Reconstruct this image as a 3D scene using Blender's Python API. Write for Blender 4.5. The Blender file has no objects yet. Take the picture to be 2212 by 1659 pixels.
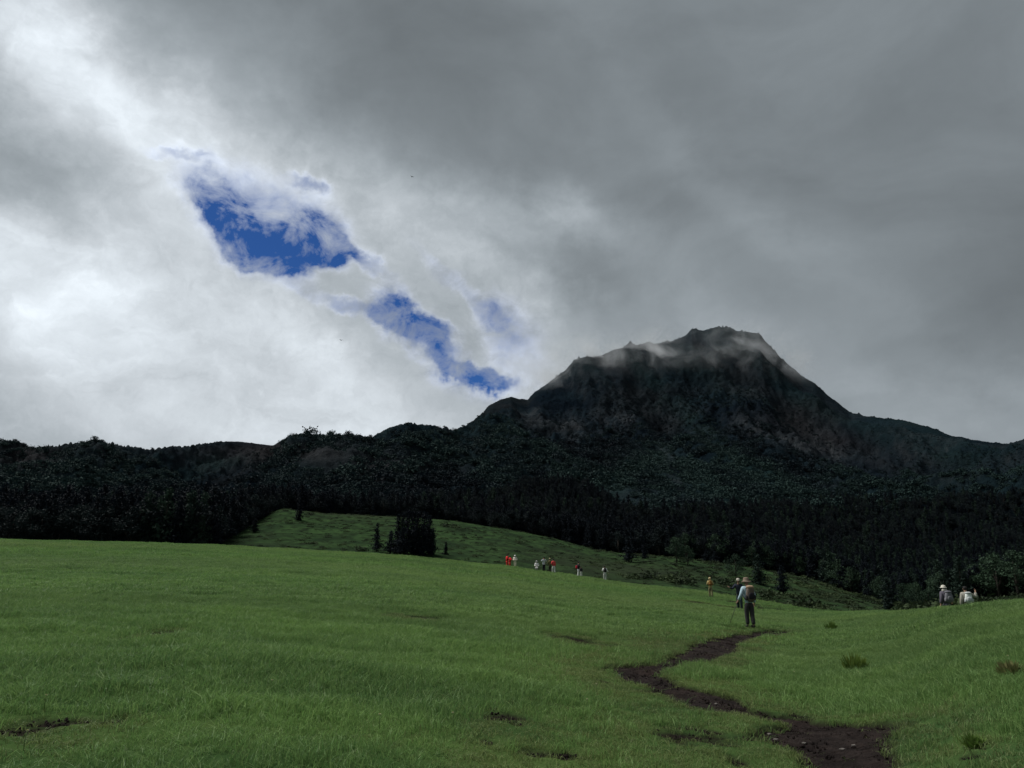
import bpy, bmesh, math, random
import numpy as np
from mathutils import Vector, Matrix, Euler
R = math.radians
rng = np.random.default_rng(7)
random.seed(7)
sc = bpy.context.scene
COL = sc.collection

# ------------------------------------------------------------------ camera
F = 745.0
PITCH = math.atan((582 - 384) / F)
CAMZ = 1.6
cam_d = bpy.data.cameras.new('camera')
cam_d.sensor_width = 36
cam_d.lens = 36 * F / 1024
cam_d.clip_start = 0.1
cam_d.clip_end = 12000
cam = bpy.data.objects.new('camera', cam_d)
cam.location = (0, 0, CAMZ)
cam.rotation_euler = (math.pi / 2 + PITCH, 0, 0)
COL.objects.link(cam)
sc.camera = cam

K = 1024 / 2212.0


def se(px, py):
    """photo point (2212-wide units) -> tangent of azimuth and of elevation as x/y, z/y."""
    cx = (np.asarray(px, float) * K - 512) / F
    cy = (384 - np.asarray(py, float) * K) / F
    cp, sp = math.cos(PITCH), math.sin(PITCH)
    dy = cp - cy * sp
    return cx / dy, (sp + cy * cp) / dy


# ------------------------------------------------------------------ light
SUN_EL, SUN_AZ = 58.0, -68.0      # azimuth from +Y, negative = left
sun_d = bpy.data.lights.new('sun', 'SUN')
sun_d.energy = 1.5
sun_d.angle = R(32)
sun_d.color = (1.0, 0.97, 0.92)
sun = bpy.data.objects.new('sun', sun_d)
d = Vector((math.sin(R(SUN_AZ)) * math.cos(R(SUN_EL)), math.cos(R(SUN_AZ)) * math.cos(R(SUN_EL)), math.sin(R(SUN_EL))))
sun.rotation_euler = (-d).to_track_quat('-Z', 'Y').to_euler()
sun.location = (0, 0, 60)
COL.objects.link(sun)
sc.view_settings.view_transform = 'Standard'
sc.view_settings.look = 'None'
sc.view_settings.gamma = 1
sc.view_settings.exposure = 1.55
sc.view_settings.use_curve_mapping = False
sc.render.engine = 'CYCLES'
sc.cycles.max_bounces = 6
sc.cycles.diffuse_bounces = 3
sc.cycles.transparent_max_bounces = 8
sc.cycles.volume_bounces = 1
sc.cycles.volume_max_steps = 96

# ------------------------------------------------------------------ world
world = bpy.data.worlds.new('World')
sc.world = world
world.use_nodes = True
wn, wl = world.node_tree.nodes, world.node_tree.links
wn.clear()


class NB:
    """small expression helper for shader node trees"""
    def __init__(self, tree):
        self.t = tree

    def _in(self, sock, v):
        if isinstance(v, bpy.types.NodeSocket):
            self.t.links.new(v, sock)
        else:
            sock.default_value = v

    def m(self, op, a, b=None, c=None, clamp=False):
        n = self.t.nodes.new('ShaderNodeMath')
        n.operation = op
        n.use_clamp = clamp
        self._in(n.inputs[0], a)
        if b is not None:
            self._in(n.inputs[1], b)
        if c is not None:
            self._in(n.inputs[2], c)
        return n.outputs[0]

    def vm(self, op, a, b=None):
        n = self.t.nodes.new('ShaderNodeVectorMath')
        n.operation = op
        self._in(n.inputs[0], a)
        if b is not None:
            if op == 'SCALE':
                self._in(n.inputs[3], b)
            else:
                self._in(n.inputs[1], b)
        return n.outputs[1] if op in ('DOT_PRODUCT', 'LENGTH', 'DISTANCE') else n.outputs[0]

    def comb(self, x, y, z=0.0):
        n = self.t.nodes.new('ShaderNodeCombineXYZ')
        for i, v in enumerate((x, y, z)):
            self._in(n.inputs[i], v)
        return n.outputs[0]

    def sep(self, v):
        n = self.t.nodes.new('ShaderNodeSeparateXYZ')
        self._in(n.inputs[0], v)
        return n.outputs

    def noise(self, v, scale, detail=4.0, rough=0.5, dist=0.0, color=False):
        n = self.t.nodes.new('ShaderNodeTexNoise')
        self._in(n.inputs['Vector'], v)
        n.inputs['Scale'].default_value = scale
        n.inputs['Detail'].default_value = detail
        n.inputs['Roughness'].default_value = rough
        n.inputs['Distortion'].default_value = dist
        return n.outputs['Color'] if color else n.outputs[0]

    def mr(self, v, a, b, c=0.0, d=1.0, smooth=True):
        n = self.t.nodes.new('ShaderNodeMapRange')
        n.interpolation_type = 'SMOOTHSTEP' if smooth else 'LINEAR'
        self._in(n.inputs[0], v)
        for i, q in enumerate((a, b, c, d)):
            self._in(n.inputs[i + 1], q)
        return n.outputs[0]

    def mix(self, f, a, b, mode='MIX'):
        n = self.t.nodes.new('ShaderNodeMix')
        n.data_type = 'RGBA'
        n.blend_type = mode
        self._in(n.inputs[0], f)
        for s, v in ((n.inputs[6], a), (n.inputs[7], b)):
            if isinstance(v, (tuple, list)) and len(v) == 3:
                v = (*v, 1)
            self._in(s, v)
        return n.outputs[2]


W = NB(world.node_tree)
out = wn.new('ShaderNodeOutputWorld')
bg = wn.new('ShaderNodeBackground')
bg.inputs['Strength'].default_value = 0.0342
wl.new(bg.outputs[0], out.inputs[0])
sky = wn.new('ShaderNodeTexSky')
sky.sky_type = 'NISHITA'
sky.sun_disc = False
sky.sun_elevation = R(SUN_EL)
sky.sun_rotation = R(SUN_AZ)
sky.altitude = 2500
sky.ozone_density = 3.0
tc = wn.new('ShaderNodeTexCoord')
D = tc.outputs['Generated']
dx, dy_, dz = W.sep(D)
az = W.m('ARCTAN2', dx, dy_)
el = W.m('ARCSINE', dz)
w1 = W.vm('SUBTRACT', W.noise(D, 2.6, 3, 0.5, color=True), (0.5, 0.5, 0.5))
w2 = W.vm('SUBTRACT', W.noise(D, 9.0, 5, 0.6, color=True), (0.5, 0.5, 0.5))
w3 = W.vm('SUBTRACT', W.noise(D, 32.0, 4, 0.6, color=True), (0.5, 0.5, 0.5))
wv = W.vm('ADD', W.vm('SCALE', w1, 0.10), W.vm('ADD', W.vm('SCALE', w2, 0.10), W.vm('SCALE', w3, 0.032)))
wx, wy, wz = W.sep(wv)
azw, elw = W.m('ADD', az, wx), W.m('ADD', el, wz)
azs, els = W.m('MULTIPLY_ADD', wx, 0.8, az), W.m('MULTIPLY_ADD', wz, 0.8, el)


def azel(px, py):
    s, e = se(px, py)
    return math.atan(float(s)), math.asin(float(e) / math.sqrt(1 + float(s) ** 2 + float(e) ** 2))


def ellipse(A, E, px, py, rx, ry, ang, p=1.0):
    """soft elliptical patch of sky at a direction; radii in photo pixels, ang in degrees down to the right"""
    a0, e0 = azel(px, py)
    a1, e1 = azel(px + rx * math.cos(R(ang)), py + rx * math.sin(R(ang)))
    b1, f1 = azel(px - ry * math.sin(R(ang)), py + ry * math.cos(R(ang)))
    m = np.linalg.inv(np.array([[a1 - a0, b1 - a0], [e1 - e0, f1 - e0]]))
    qa = W.m('SUBTRACT', A, a0)
    qe = W.m('SUBTRACT', E, e0)
    u = W.m('MULTIPLY_ADD', qe, float(m[0, 1]), W.m('MULTIPLY', qa, float(m[0, 0])))
    v = W.m('MULTIPLY_ADD', qe, float(m[1, 1]), W.m('MULTIPLY', qa, float(m[1, 0])))
    r2 = W.m('MULTIPLY_ADD', u, u, W.m('MULTIPLY', v, v))
    if p != 1.0:
        r2 = W.m('POWER', r2, p)
    return W.m('EXPONENT', W.m('MULTIPLY', r2, -1.0))


def total(items, start=0.0):
    acc = start
    for it in items:
        acc = W.m('ADD', acc, it)
    return acc


# overall brightness of the cloud deck (linear radiance); dark ceiling, brighter towards the left
base = 0.235
lum = base
for (px, py, rx, ry, ang, amp) in [
    (-150, 420, 620, 330, 30, 0.26), (300, 760, 760, 300, 24, 0.28), (30, 60, 220, 200, 40, 0.16),
    (150, 170, 330, 75, 38, 0.26), (640, 440, 420, 120, 36, 0.16), (300, 330, 260, 90, 30, 0.12),
    (560, 640, 330, 60, 38, 0.10), (900, 850, 520, 120, 14, 0.12), (250, 930, 700, 120, 0, 0.10),
    (1250, 500, 160, 60, 15, 0.15), (1130, 680, 170, 120, 30, 0.13), (980, 560, 160, 60, 30, 0.12), (1450, 690, 200, 70, 12, 0.08),
    (2120, 930, 420, 90, 8, 0.10), (1750, 800, 420, 130, 30, 0.035), (1620, 450, 560, 45, 38, 0.035),
    (10, 360, 190, 90, 38, -0.22), (400, 300, 330, 75, 36, 0.20), (630, 395, 170, 45, 25, 0.13), (1010, 500, 240, 70, 20, 0.10), (900, 620, 200, 50, 35, 0.08), (1110, 800, 130, 60, 40, 0.08), (420, 200, 200, 60, 35, 0.06), (850, 430, 520, 110, 32, 0.07), (1040, 520, 260, 90, 25, 0.11), (150, 620, 400, 160, 30, 0.08), (700, 720, 500, 90, 36, 0.08), (1180, 800, 160, 90, 30, 0.06), (370, 800, 150, 60, 0, -0.07),
    (1120, 560, 190, 50, 18, -0.13), (1250, 600, 130, 60, 30, -0.07), (1000, 80, 900, 170, 10, -0.045), (2230, 550, 260, 320, 0, -0.04),
]:
    lum = W.m('MULTIPLY_ADD', ellipse(azw, elw, px, py, rx, ry, ang), amp, lum)
# cloud relief: layered noise on a flat cloud deck, so it gets finer towards the horizon
den = W.m('ADD', W.m('ABSOLUTE', dz), 0.22)
deck = W.comb(W.m('DIVIDE', dx, den), W.m('DIVIDE', dy_, den), 0.0)
# soft streaks along the band
rot = wn.new('ShaderNodeMapping')
wl.new(deck, rot.inputs['Vector'])
rot.inputs['Rotation'].default_value = (0, 0, R(-35))
rot.inputs['Scale'].default_value = (0.8, 1.7, 1)
band = wn.new('ShaderNodeMapping')
wl.new(W.comb(az, el, 0.0), band.inputs['Vector'])
band.inputs['Rotation'].default_value = (0, 0, R(33))
band.inputs['Scale'].default_value = (2.4, 4.6, 1)
n1 = W.noise(W.vm('ADD', band.outputs[0], W.vm('SCALE', w1, 0.8)), 1.0, 6, 0.55, 0.4)
n2 = W.noise(W.vm('ADD', band.outputs[0], W.vm('SCALE', w2, 0.5)), 3.6, 7, 0.62, 0.5)
lumA = W.m('MULTIPLY', lum, W.mr(n1, 0.25, 0.78, 0.82, 1.20))
fine_amt = W.mr(lum, 0.24, 0.5, 0.03, 0.16)
lumB = W.m('MULTIPLY', lumA, W.m('MULTIPLY_ADD', W.m('SUBTRACT', n2, 0.5), W.m('MULTIPLY', fine_amt, 4.2), 1.0))
# gaps of blue
gap = total([W.m('MULTIPLY', ellipse(azs, els, *g[:5], 1.5 if len(g) < 7 else g[6]), g[5]) for g in [
    (530, 490, 150, 44, 44, 1.15), (620, 530, 135, 40, 10, 1.25), (695, 515, 65, 44, 25, 0.9), (480, 440, 60, 40, 60, 0.8),
    (668, 400, 40, 13, 22, 0.62), (380, 325, 80, 12, 4, 0.42), (580, 430, 175, 60, 24, 0.72), (1000, 640, 130, 20, 38, 0.4),
    (790, 565, 90, 14, 38, 0.55),
    (880, 680, 80, 32, 32, 1.0), (800, 662, 140, 17, 14, 0.66), (920, 740, 120, 40, 40, 0.70), (1030, 800, 65, 20, 20, 1.1),
    (960, 775, 70, 16, 30, 0.6), (1110, 750, 100, 75, 65, 0.44), (1070, 700, 60, 60, 30, 0.26)]])
n3 = W.noise(W.vm('MULTIPLY', D, (1.0, 1.0, 1.5)), 19.0, 8, 0.66, 0.7)
n4 = W.noise(D, 42.0, 5, 0.6, 0.3)
nn = W.m('MULTIPLY_ADD', W.m('SUBTRACT', n4, 0.5), 0.5, n3)
gcap = total([W.m('MULTIPLY', ellipse(azs, els, *q[:5]), q[5]) for q in [(600, 520, 150, 32, 20, 0.75), (890, 690, 50, 26, 35, 0.22), (1035, 802, 50, 16, 15, 0.3), (470, 440, 30, 30, 60, 0.2)]], 0.74)
gn = W.m('MULTIPLY_ADD', W.m('SUBTRACT', nn, 0.5), 2.5, W.m('MINIMUM', gap, gcap))
gapm = W.m('MULTIPLY', W.mr(gn, 0.0, 1.15, smooth=False), W.mr(gap, 0.10, 1.0, smooth=False))
# white rims of thin, sunlit cloud round the gaps
rim = W.mr(gap, 0.01, 0.35)
lumC = W.m('ADD', lumB, W.m('MULTIPLY', rim, W.mr(nn, 0.3, 0.72, -0.03, 0.22)))
n5 = W.noise(W.vm('ADD', D, W.vm('SCALE', w2, 0.12)), 6.5, 6, 0.55, 0.9)
lumC = W.m('MULTIPLY', lumC, W.m('MULTIPLY_ADD', W.m('SUBTRACT', n5, 0.5), W.mr(lum, 0.25, 0.5, 0.10, 0.60), 1.0))
lumC = W.m('MULTIPLY', lumC, 10.0)
tint_t = W.mr(lumC, 2.0, 6.5)
ctint = W.mix(tint_t, (0.90, 1.025, 1.11), (0.94, 1.02, 1.09))
ctint = W.mix(W.m('MULTIPLY', rim, 0.35), ctint, (0.90, 1.0, 1.22))
cloud = W.vm('SCALE', ctint, lumC)
blue = W.mix(1.0, sky.outputs[0], (0.20, 0.40, 0.70), 'MULTIPLY')
final = W.mix(gapm, cloud, blue)
wl.new(final, bg.inputs[0])


# ------------------------------------------------------------------ numpy noise
def _hash(ix, iy, seed):
    h = (ix.astype(np.int64) * 374761393 + iy.astype(np.int64) * 668265263 + seed * 1442695041) & 0xFFFFFFFF
    h = ((h ^ (h >> 13)) * 1274126177) & 0xFFFFFFFF
    h = h ^ (h >> 16)
    return h


def perlin(x, y, seed=0):
    x, y = np.asarray(x, float), np.asarray(y, float)
    ix, iy = np.floor(x), np.floor(y)
    fx, fy = x - ix, y - iy
    u = fx * fx * fx * (fx * (fx * 6 - 15) + 10)
    v = fy * fy * fy * (fy * (fy * 6 - 15) + 10)

    def g(ox, oy):
        a = _hash(ix + ox, iy + oy, seed) / 4294967296.0 * 2 * np.pi
        return np.cos(a) * (fx - ox) + np.sin(a) * (fy - oy)
    a = g(0, 0) * (1 - u) + g(1, 0) * u
    b = g(0, 1) * (1 - u) + g(1, 1) * u
    return (a * (1 - v) + b * v) * 1.5


def fbm(x, y, sc_, octv=4, seed=0, gain=0.5, ridged=False):
    t, amp, tot = 0.0, 1.0, 0.0
    for o in range(octv):
        n = perlin(x * sc_ + o * 17.3, y * sc_ - o * 9.1, seed + o)
        if ridged:
            n = 1 - 2 * np.abs(n)
        t = t + n * amp
        tot += amp
        amp *= gain
        sc_ *= 2.03
    return t / tot


def sstep(a, b, x):
    t = np.clip((x - a) / (b - a), 0, 1)
    return t * t * (3 - 2 * t)


# ------------------------------------------------------------------ landform
def line(pts):
    a = np.array(pts, float)
    s, e = se(a[:, 0], a[:, 1])
    return s, e


def smooth_interp(s, xs, ys):
    """piecewise interpolation, rounded by averaging three shifted samples"""
    h = 0.006
    return (np.interp(s - h, xs, ys) + 2 * np.interp(s, xs, ys) + np.interp(s + h, xs, ys)) / 4


CREST = [(0, 1166), (280, 1173), (480, 1179), (700, 1191), (850, 1201), (1000, 1216), (1090, 1223), (1150, 1234), (1250, 1246),
         (1310, 1256), (1500, 1276), (1640, 1300), (1740, 1317), (1830, 1324), (1960, 1324), (2060, 1316), (2212, 1300)]
cs, ce = line(CREST)
cyd = np.interp([p[0] for p in CREST], [0, 1000, 1310, 1500, 1640, 1740, 1830, 1960, 2040, 2212], [105, 98, 92, 84, 72, 56, 46, 33, 26, 22])
RIDGE = [(0, 955), (25, 957), (50, 962), (80, 973), (100, 965), (125, 966), (150, 959), (173, 953), (183, 956), (205, 950), (240, 958), (290, 966),
         (340, 969), (372, 962), (400, 964), (440, 957), (475, 952), (515, 952), (550, 956), (590, 961), (620, 943), (665, 941), (700, 948),
         (740, 949), (758, 940), (775, 939), (800, 947), (830, 927), (860, 916), (875, 913), (905, 916), (935, 918), (980, 929), (1010, 915), (1022, 908),
         (1040, 893), (1055, 875), (1080, 862), (1105, 855), (1120, 860), (1140, 862), (1155, 845), (1190, 822), (1225, 795), (1240, 775),
         (1270, 768), (1300, 766), (1325, 754), (1370, 744), (1400, 743), (1450, 736), (1480, 723), (1493, 711), (1520, 712), (1545, 705), (1582, 707),
         (1592, 714), (1610, 716), (1640, 718), (1655, 738), (1690, 775), (1715, 795), (1730, 810), (1760, 825), (1780, 845), (1810, 868), (1835, 888), (1870, 897),
         (1920, 902), (1960, 908), (2010, 922), (2050, 938), (2100, 948), (2150, 955), (2180, 957), (2212, 947)]
rs, re_ = line(RIDGE)
HILL = [(0, 1160), (300, 1164), (455, 1168), (530, 1140), (610, 1104), (700, 1118), (860, 1122), (960, 1127), (1100, 1148), (1200, 1166), (1300, 1192), (1450, 1206),
        (1600, 1226), (1740, 1246), (1850, 1282), (1960, 1312), (2050, 1300), (2212, 1280)]
hs, he = line(HILL)
hyd = np.interp([p[0] for p in HILL], [0, 455, 610, 900, 1300, 1740, 1960, 2212], [200, 230, 340, 350, 320, 290, 250, 240])
ryp = np.interp([p[0] for p in RIDGE], [0, 600, 900, 1050, 1250, 1550, 1700, 1850, 2212], [1150, 1180, 1120, 1230, 1400, 1560, 1480, 1330, 1120])


def ridge_y(s):
    return np.interp(s, rs, ryp)


def crest_y(s):
    return smooth_interp(s, cs, cyd)


def crest_e(s):
    return smooth_interp(s, cs, ce)


def hill_y(s):
    return smooth_interp(s, hs, hyd)


def hill_e(s):
    return smooth_interp(s, hs, he)


def H0(s, y):
    """ground height along the direction s = x / y at distance y"""
    s = np.clip(s, -0.95, 0.95)
    Yc, ec, Yh, eh, Yr, er = crest_y(s), crest_e(s), hill_y(s), hill_e(s), ridge_y(s), np.interp(s, rs, re_)
    t = np.clip(y / Yc, 0, 1)
    near = CAMZ + ec * y - CAMZ * (1 - t) ** 1.25
    near = np.where(y < 0, ec * y * 0.3, near)
    eh2 = np.maximum(eh, ec + 0.003)
    ks = [(Yc, CAMZ + ec * Yc), (Yc + 14, CAMZ + ec * (Yc + 14) - 1.4), (Yc + 45, CAMZ + ec * (Yc + 45) - 5.0),
          (np.maximum(150, Yc + 60), CAMZ + ec * np.maximum(150, Yc + 60) - 4.0),
          (np.full_like(s, 190.0), CAMZ + (ec + 0.000) * 190),
          (Yh, CAMZ + eh2 * Yh), (Yh + 45, CAMZ + eh2 * (Yh + 45) - 5),
          (np.full_like(s, 560.0), CAMZ + (eh2 + 0.22 * (er - eh2)) * 560),
          (Yr * 0.78, CAMZ + (eh2 + 0.62 * (er - eh2)) * Yr * 0.78),
          (Yr, CAMZ + er * Yr), (Yr + 120, CAMZ + er * Yr - 60), (Yr + 900, np.full_like(s, 40.0))]
    # keys sorted in y by construction (Yh > 190)
    n = len(ks)
    yk = np.stack([np.broadcast_to(k[0], s.shape) for k in ks])
    zk = np.stack([np.broadcast_to(k[1], s.shape) for k in ks])
    dk = (zk[1:] - zk[:-1]) / np.maximum(yk[1:] - yk[:-1], 1e-3)
    mk = np.zeros_like(yk)
    mk[0] = ec
    mk[-1] = dk[-1]
    for i in range(1, n - 1):
        a, b = dk[i - 1], dk[i]
        mk[i] = np.where(a * b > 0, 2 * a * b / np.where(np.abs(a + b) < 1e-9, 1, a + b), 0)
    z = np.array(near, float)
    for i in range(n - 1):
        sel = (y > yk[i]) & ((y <= yk[i + 1]) if i < n - 2 else True)
        if not np.any(sel):
            continue
        h = (yk[i + 1] - yk[i])
        tt = np.clip((y - yk[i]) / np.maximum(h, 1e-3), 0, 1)
        v = ((2 * tt ** 3 - 3 * tt ** 2 + 1) * zk[i] + (tt ** 3 - 2 * tt ** 2 + tt) * h * mk[i]
             + (-2 * tt ** 3 + 3 * tt ** 2) * zk[i + 1] + (tt ** 3 - tt ** 2) * h * mk[i + 1])
        z = np.where(sel, v, z)
    return z


CORR = None
JAG = 0.0


def base_h(x, y):
    x, y = np.asarray(x, float), np.asarray(y, float)
    s = np.clip(x / np.maximum(y, 4.0), -0.95, 0.95)
    z = H0(s, y)
    Yc = crest_y(s)
    nearw = sstep(2, 16, y) * (1 - sstep(0.9, 1.4, y / Yc))
    z = z + nearw * (0.10 * fbm(x, y, 0.09, 3, 5) + 0.22 * sstep(25, 80, y) * fbm(x, y * 1.6, 0.05, 3, 11))
    z = z + 0.06 * fbm(x * 0.7, y, 0.55, 3, 25) * sstep(4, 10, y) * (1 - sstep(60, 90, y)) + 0.035 * fbm(x, y, 0.9, 3, 21) * sstep(2, 6, y) * (1 - sstep(100, 140, y))
    # mid hillside lumps
    wm = sstep(170, 230, y) * (1 - sstep(420, 600, y))
    z = z + wm * (1.3 * fbm(x, y, 0.02, 4, 31) + 0.35 * fbm(x, y, 0.12, 3, 37))
    # mountain relief: spurs, gullies and crags
    Yr = ridge_y(s)
    wr = sstep(380, 640, y)
    top = 1 - 0.72 * sstep(0.82, 1.0, y / Yr) * (1 - sstep(1.0, 1.02, y / Yr))
    spur = fbm(x + 0.25 * y, y * 0.35, 0.0042, 3, 51, ridged=True)
    g2 = fbm(x - 0.1 * y, y * 0.5, 0.013, 4, 57, ridged=True)
    crag = fbm(x, y, 0.04, 5, 61, gain=0.6, ridged=True)
    mid = sstep(0.40, 0.7, y / Yr) * (1 - sstep(0.80, 0.98, y / Yr))
    z = z + wr * top * (62 * mid * (spur - 0.1) + 22 * mid * g2 + (4.5 + 10 * mid) * (crag - 0.2) * (0.4 + 0.6 * top))
    if CORR is not None:
        z = z + np.interp(s, CORR[0], CORR[1]) * y * sstep(0.5, 0.93, y / Yr) * (y < Yr + 200)
    # ragged skyline
    near_ridge = np.exp(-((y - Yr) / 28.0) ** 2)
    z = z + near_ridge * 1.5 * fbm(x, y * 0.5, 0.05, 5, 71, gain=0.75) + JAG * np.exp(-((y - Yr) / 26.0) ** 2) * y * (0.007 + 0.018 * sstep(1250, 1400, Yr)) * fbm(s, s * 0 + 0.0041, 75, 5, 73, gain=0.8)
    return z


# bring the relief's skyline back onto the ridge line, with small crags on it
for _it in range(3):
    _s = np.linspace(-0.95, 0.95, 1500)
    _T = np.linspace(0.6, 1.0, 90)[:, None] * ridge_y(_s)[None, :]
    _e = ((base_h(_s[None, :] * _T, _T) - CAMZ) / _T).max(0)
    _want = np.interp(_s, rs, re_) - 0.001
    _c = _want - _e
    _k = np.hanning(9); _k /= _k.sum()
    _c = np.convolve(np.pad(_c, 4, mode='edge'), _k, 'valid')
    CORR = (_s, _c if CORR is None else CORR[1] + _c)

JAG = 1.0


def ray_hit(px, py, ymin=4.0, ymax=112.0):
    """ground point seen at a photo point"""
    s, e = se(px, py)
    s, e = float(s), float(e)
    ys = np.geomspace(ymin, ymax, 3000)
    z = base_h(s * ys, ys)
    ok = np.where(z >= CAMZ + e * ys)[0]
    y = ys[ok[0]] if len(ok) else float(crest_y(np.array([s]))[0])
    return s * y, y


# path outline, from its near end to its far end (left edge, right edge)
def c8(x, y):
    return (x * 0.8282 + 2200) / 1.8228, (y * 0.8282 + 2400) / 1.8228


rows = [(900, 1230, 1590), (800, 1225, 1565), (752, 1215, 1560), (690, 1172, 1578), (650, 1110, 1552), (620, 980, 1550), (590, 950, 1560), (565, 965, 1600), (545, 1090, 1640),
        (528, 1030, 1230), (512, 960, 1160), (497, 925, 1060), (487, 800, 930), (468, 640, 905), (440, 560, 885), (412, 515, 830), (386, 490, 700),
        (362, 405, 600), (345, 330, 560), (322, 285, 495), (302, 262, 478), (286, 222, 485), (268, 300, 510), (254, 455, 610),
        (240, 490, 690), (220, 570, 778), (200, 608, 818), (180, 636, 836), (162, 655, 842), (150, 690, 862), (137, 770, 905), (122, 850, 985), (108, 950, 1065), (100, 1035, 1105)]
lft = [ray_hit(*c8(r[1], r[0])) for r in rows]
rgt = [ray_hit(*c8(r[2], r[0])) for r in rows]
PATH = np.array(lft + rgt[::-1])
BARE = []     # small worn patches: centre x, y, radius x, radius y
for (x, y, rx, ry) in [(640, 605, 150, 30), (600, 560, 80, 12), (700, 575, 60, 10), (1760, 560, 130, 7), (430, 385, 60, 8), (850, 720, 40, 8), (1960, 695, 70, 14), (1990, 655, 30, 8), (20, 685, 50, 10),
                       (960, 496, 90, 14), (1060, 514, 110, 13), (880, 478, 60, 10), (210, 340, 60, 6), (330, 120, 0, 0), (900, 610, 60, 12), (1120, 500, 60, 8)]:
    if rx:
        p0 = ray_hit(*c8(x, y)); p1 = ray_hit(*c8(x + rx, y)); p2 = ray_hit(*c8(x, y + ry))
        BARE.append((*p0, abs(p1[0] - p0[0]), max(abs(p2[1] - p0[1]), 0.12)))
for (px, py, rx, ry) in [(120, 1560, 70, 10), (40, 1575, 50, 8), (240, 1558, 40, 6), (365, 1365, 26, 6), (905, 1332, 60, 4), (1255, 1383, 60, 9), (1085, 1545, 40, 7), (1120, 1563, 22, 4),
                         (1055, 1605, 28, 5), (1190, 1628, 60, 5), (515, 1183, 34, 3), (700, 1215, 40, 2), (1580, 1300, 50, 3), (1680, 1318, 60, 3), (1550, 1308, 50, 2), (1860, 1290, 1, 1)]:
    p0 = ray_hit(px, py); p1 = ray_hit(px + rx, py); p2 = ray_hit(px, py + ry)
    BARE.append((*p0, abs(p1[0] - p0[0]), max(abs(p2[1] - p0[1]), 0.12)))


def path_sd(x, y):
    """signed distance to the path outline, negative inside"""
    x, y = np.asarray(x, float), np.asarray(y, float)
    shp = x.shape
    x, y = x.ravel(), y.ravel()
    dist = np.full(x.shape, 1e9)
    ins = np.zeros(x.shape, bool)
    m = (y < 40) & (y > 2)
    xm, ym = x[m], y[m]
    dm = np.full(xm.shape, 1e9)
    im = np.zeros(xm.shape, bool)
    n = len(PATH)
    for i in range(n):
        ax, ay = PATH[i]
        bx, by = PATH[(i + 1) % n]
        ex, ey = bx - ax, by - ay
        t = np.clip(((xm - ax) * ex + (ym - ay) * ey) / (ex * ex + ey * ey + 1e-9), 0, 1)
        dm = np.minimum(dm, np.hypot(xm - ax - t * ex, ym - ay - t * ey))
        c = ((ay > ym) != (by > ym))
        xi = (bx - ax) * (ym - ay) / (by - ay + 1e-12) + ax
        im ^= c & (xm < xi)
    dm = np.where(im, -dm, dm)
    dist[m] = dm
    dist = dist.reshape(shp)
    x, y = x.reshape(shp), y.reshape(shp)
    dist = dist - 0.13 * sstep(11, 15, y) - 0.06 * (1 - sstep(8.5, 10, y))
    return dist + 0.16 * fbm(x, y * 0.8, 1.5, 4, 91, gain=0.65) + 0.09 * fbm(x, y, 7, 3, 95, gain=0.7)


def bare_amt(x, y):
    b = np.zeros(np.shape(x))
    nz = fbm(x, y, 2.2, 4, 101, gain=0.65)
    for (cx, cy, rx, ry) in BARE:
        r = np.sqrt(((x - cx) / rx) ** 2 + ((y - cy) / ry) ** 2)
        b = np.maximum(b, np.clip(1.38 - r + nz * 1.6, 0, 1) * (r < 2.4))
    return b


PLAN = path_sd


def H(x, y, sd=None):
    z = base_h(x, y)
    if sd is None:
        sd = path_sd(x, y)
    z = z - 0.075 * (1 - sstep(-0.09, 0.07, sd))
    z = z - 0.03 * bare_amt(x, y)
    return z


# ------------------------------------------------------------------ materials
def new_mat(name):
    m = bpy.data.materials.new(name)
    m.use_nodes = True
    b = m.node_tree.nodes['Principled BSDF']
    b.inputs['Roughness'].default_value = 0.85
    b.inputs['Specular IOR Level'].default_value = 0.0 if ('ground' in name or 'hillside' in name) else 0.2
    return m, NB(m.node_tree), b


def attr(nb, name):
    n = nb.t.nodes.new('ShaderNodeAttribute')
    n.attribute_name = name
    return n.outputs['Fac']


def pos(nb):
    return nb.t.nodes.new('ShaderNodeNewGeometry').outputs['Position']


def bump(nb, b, h, strength, dist):
    n = nb.t.nodes.new('ShaderNodeBump')
    n.inputs['Strength'].default_value = strength
    n.inputs['Distance'].default_value = dist
    nb.t.links.new(h, n.inputs['Height'])
    nb.t.links.new(n.outputs[0], b.inputs['Normal'])


def grass_tint(nb, P):
    """slow drift of meadow colour in the plane of the ground"""
    P = nb.vm('MULTIPLY', P, (0.6, 1.25, 1.0))
    a = nb.noise(P, 0.10, 5, 0.65)
    c = nb.noise(P, 0.75, 4, 0.6)
    k = nb.m('MULTIPLY_ADD', nb.m('SUBTRACT', c, 0.5), 0.7, a)
    return nb.mr(k, 0.36, 0.66), nb.mr(nb.noise(P, 0.033, 3, 0.5), 0.35, 0.7)


def mat_meadow():
    m, nb, b = new_mat('meadow_ground')
    P = pos(nb)
    t, t2 = grass_tint(nb, P)
    g = nb.mix(t, (0.026, 0.054, 0.018), (0.055, 0.090, 0.027))
    soil = nb.mix(nb.noise(P, 5, 5, 0.65), (0.007, 0.006, 0.005), (0.020, 0.016, 0.014))
    bare = attr(nb, 'bare')
    nb._in(b.inputs['Base Color'], nb.mix(bare, g, soil))
    bump(nb, b, nb.noise(P, 9, 6, 0.7), 0.6, 0.05)
    return m


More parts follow.
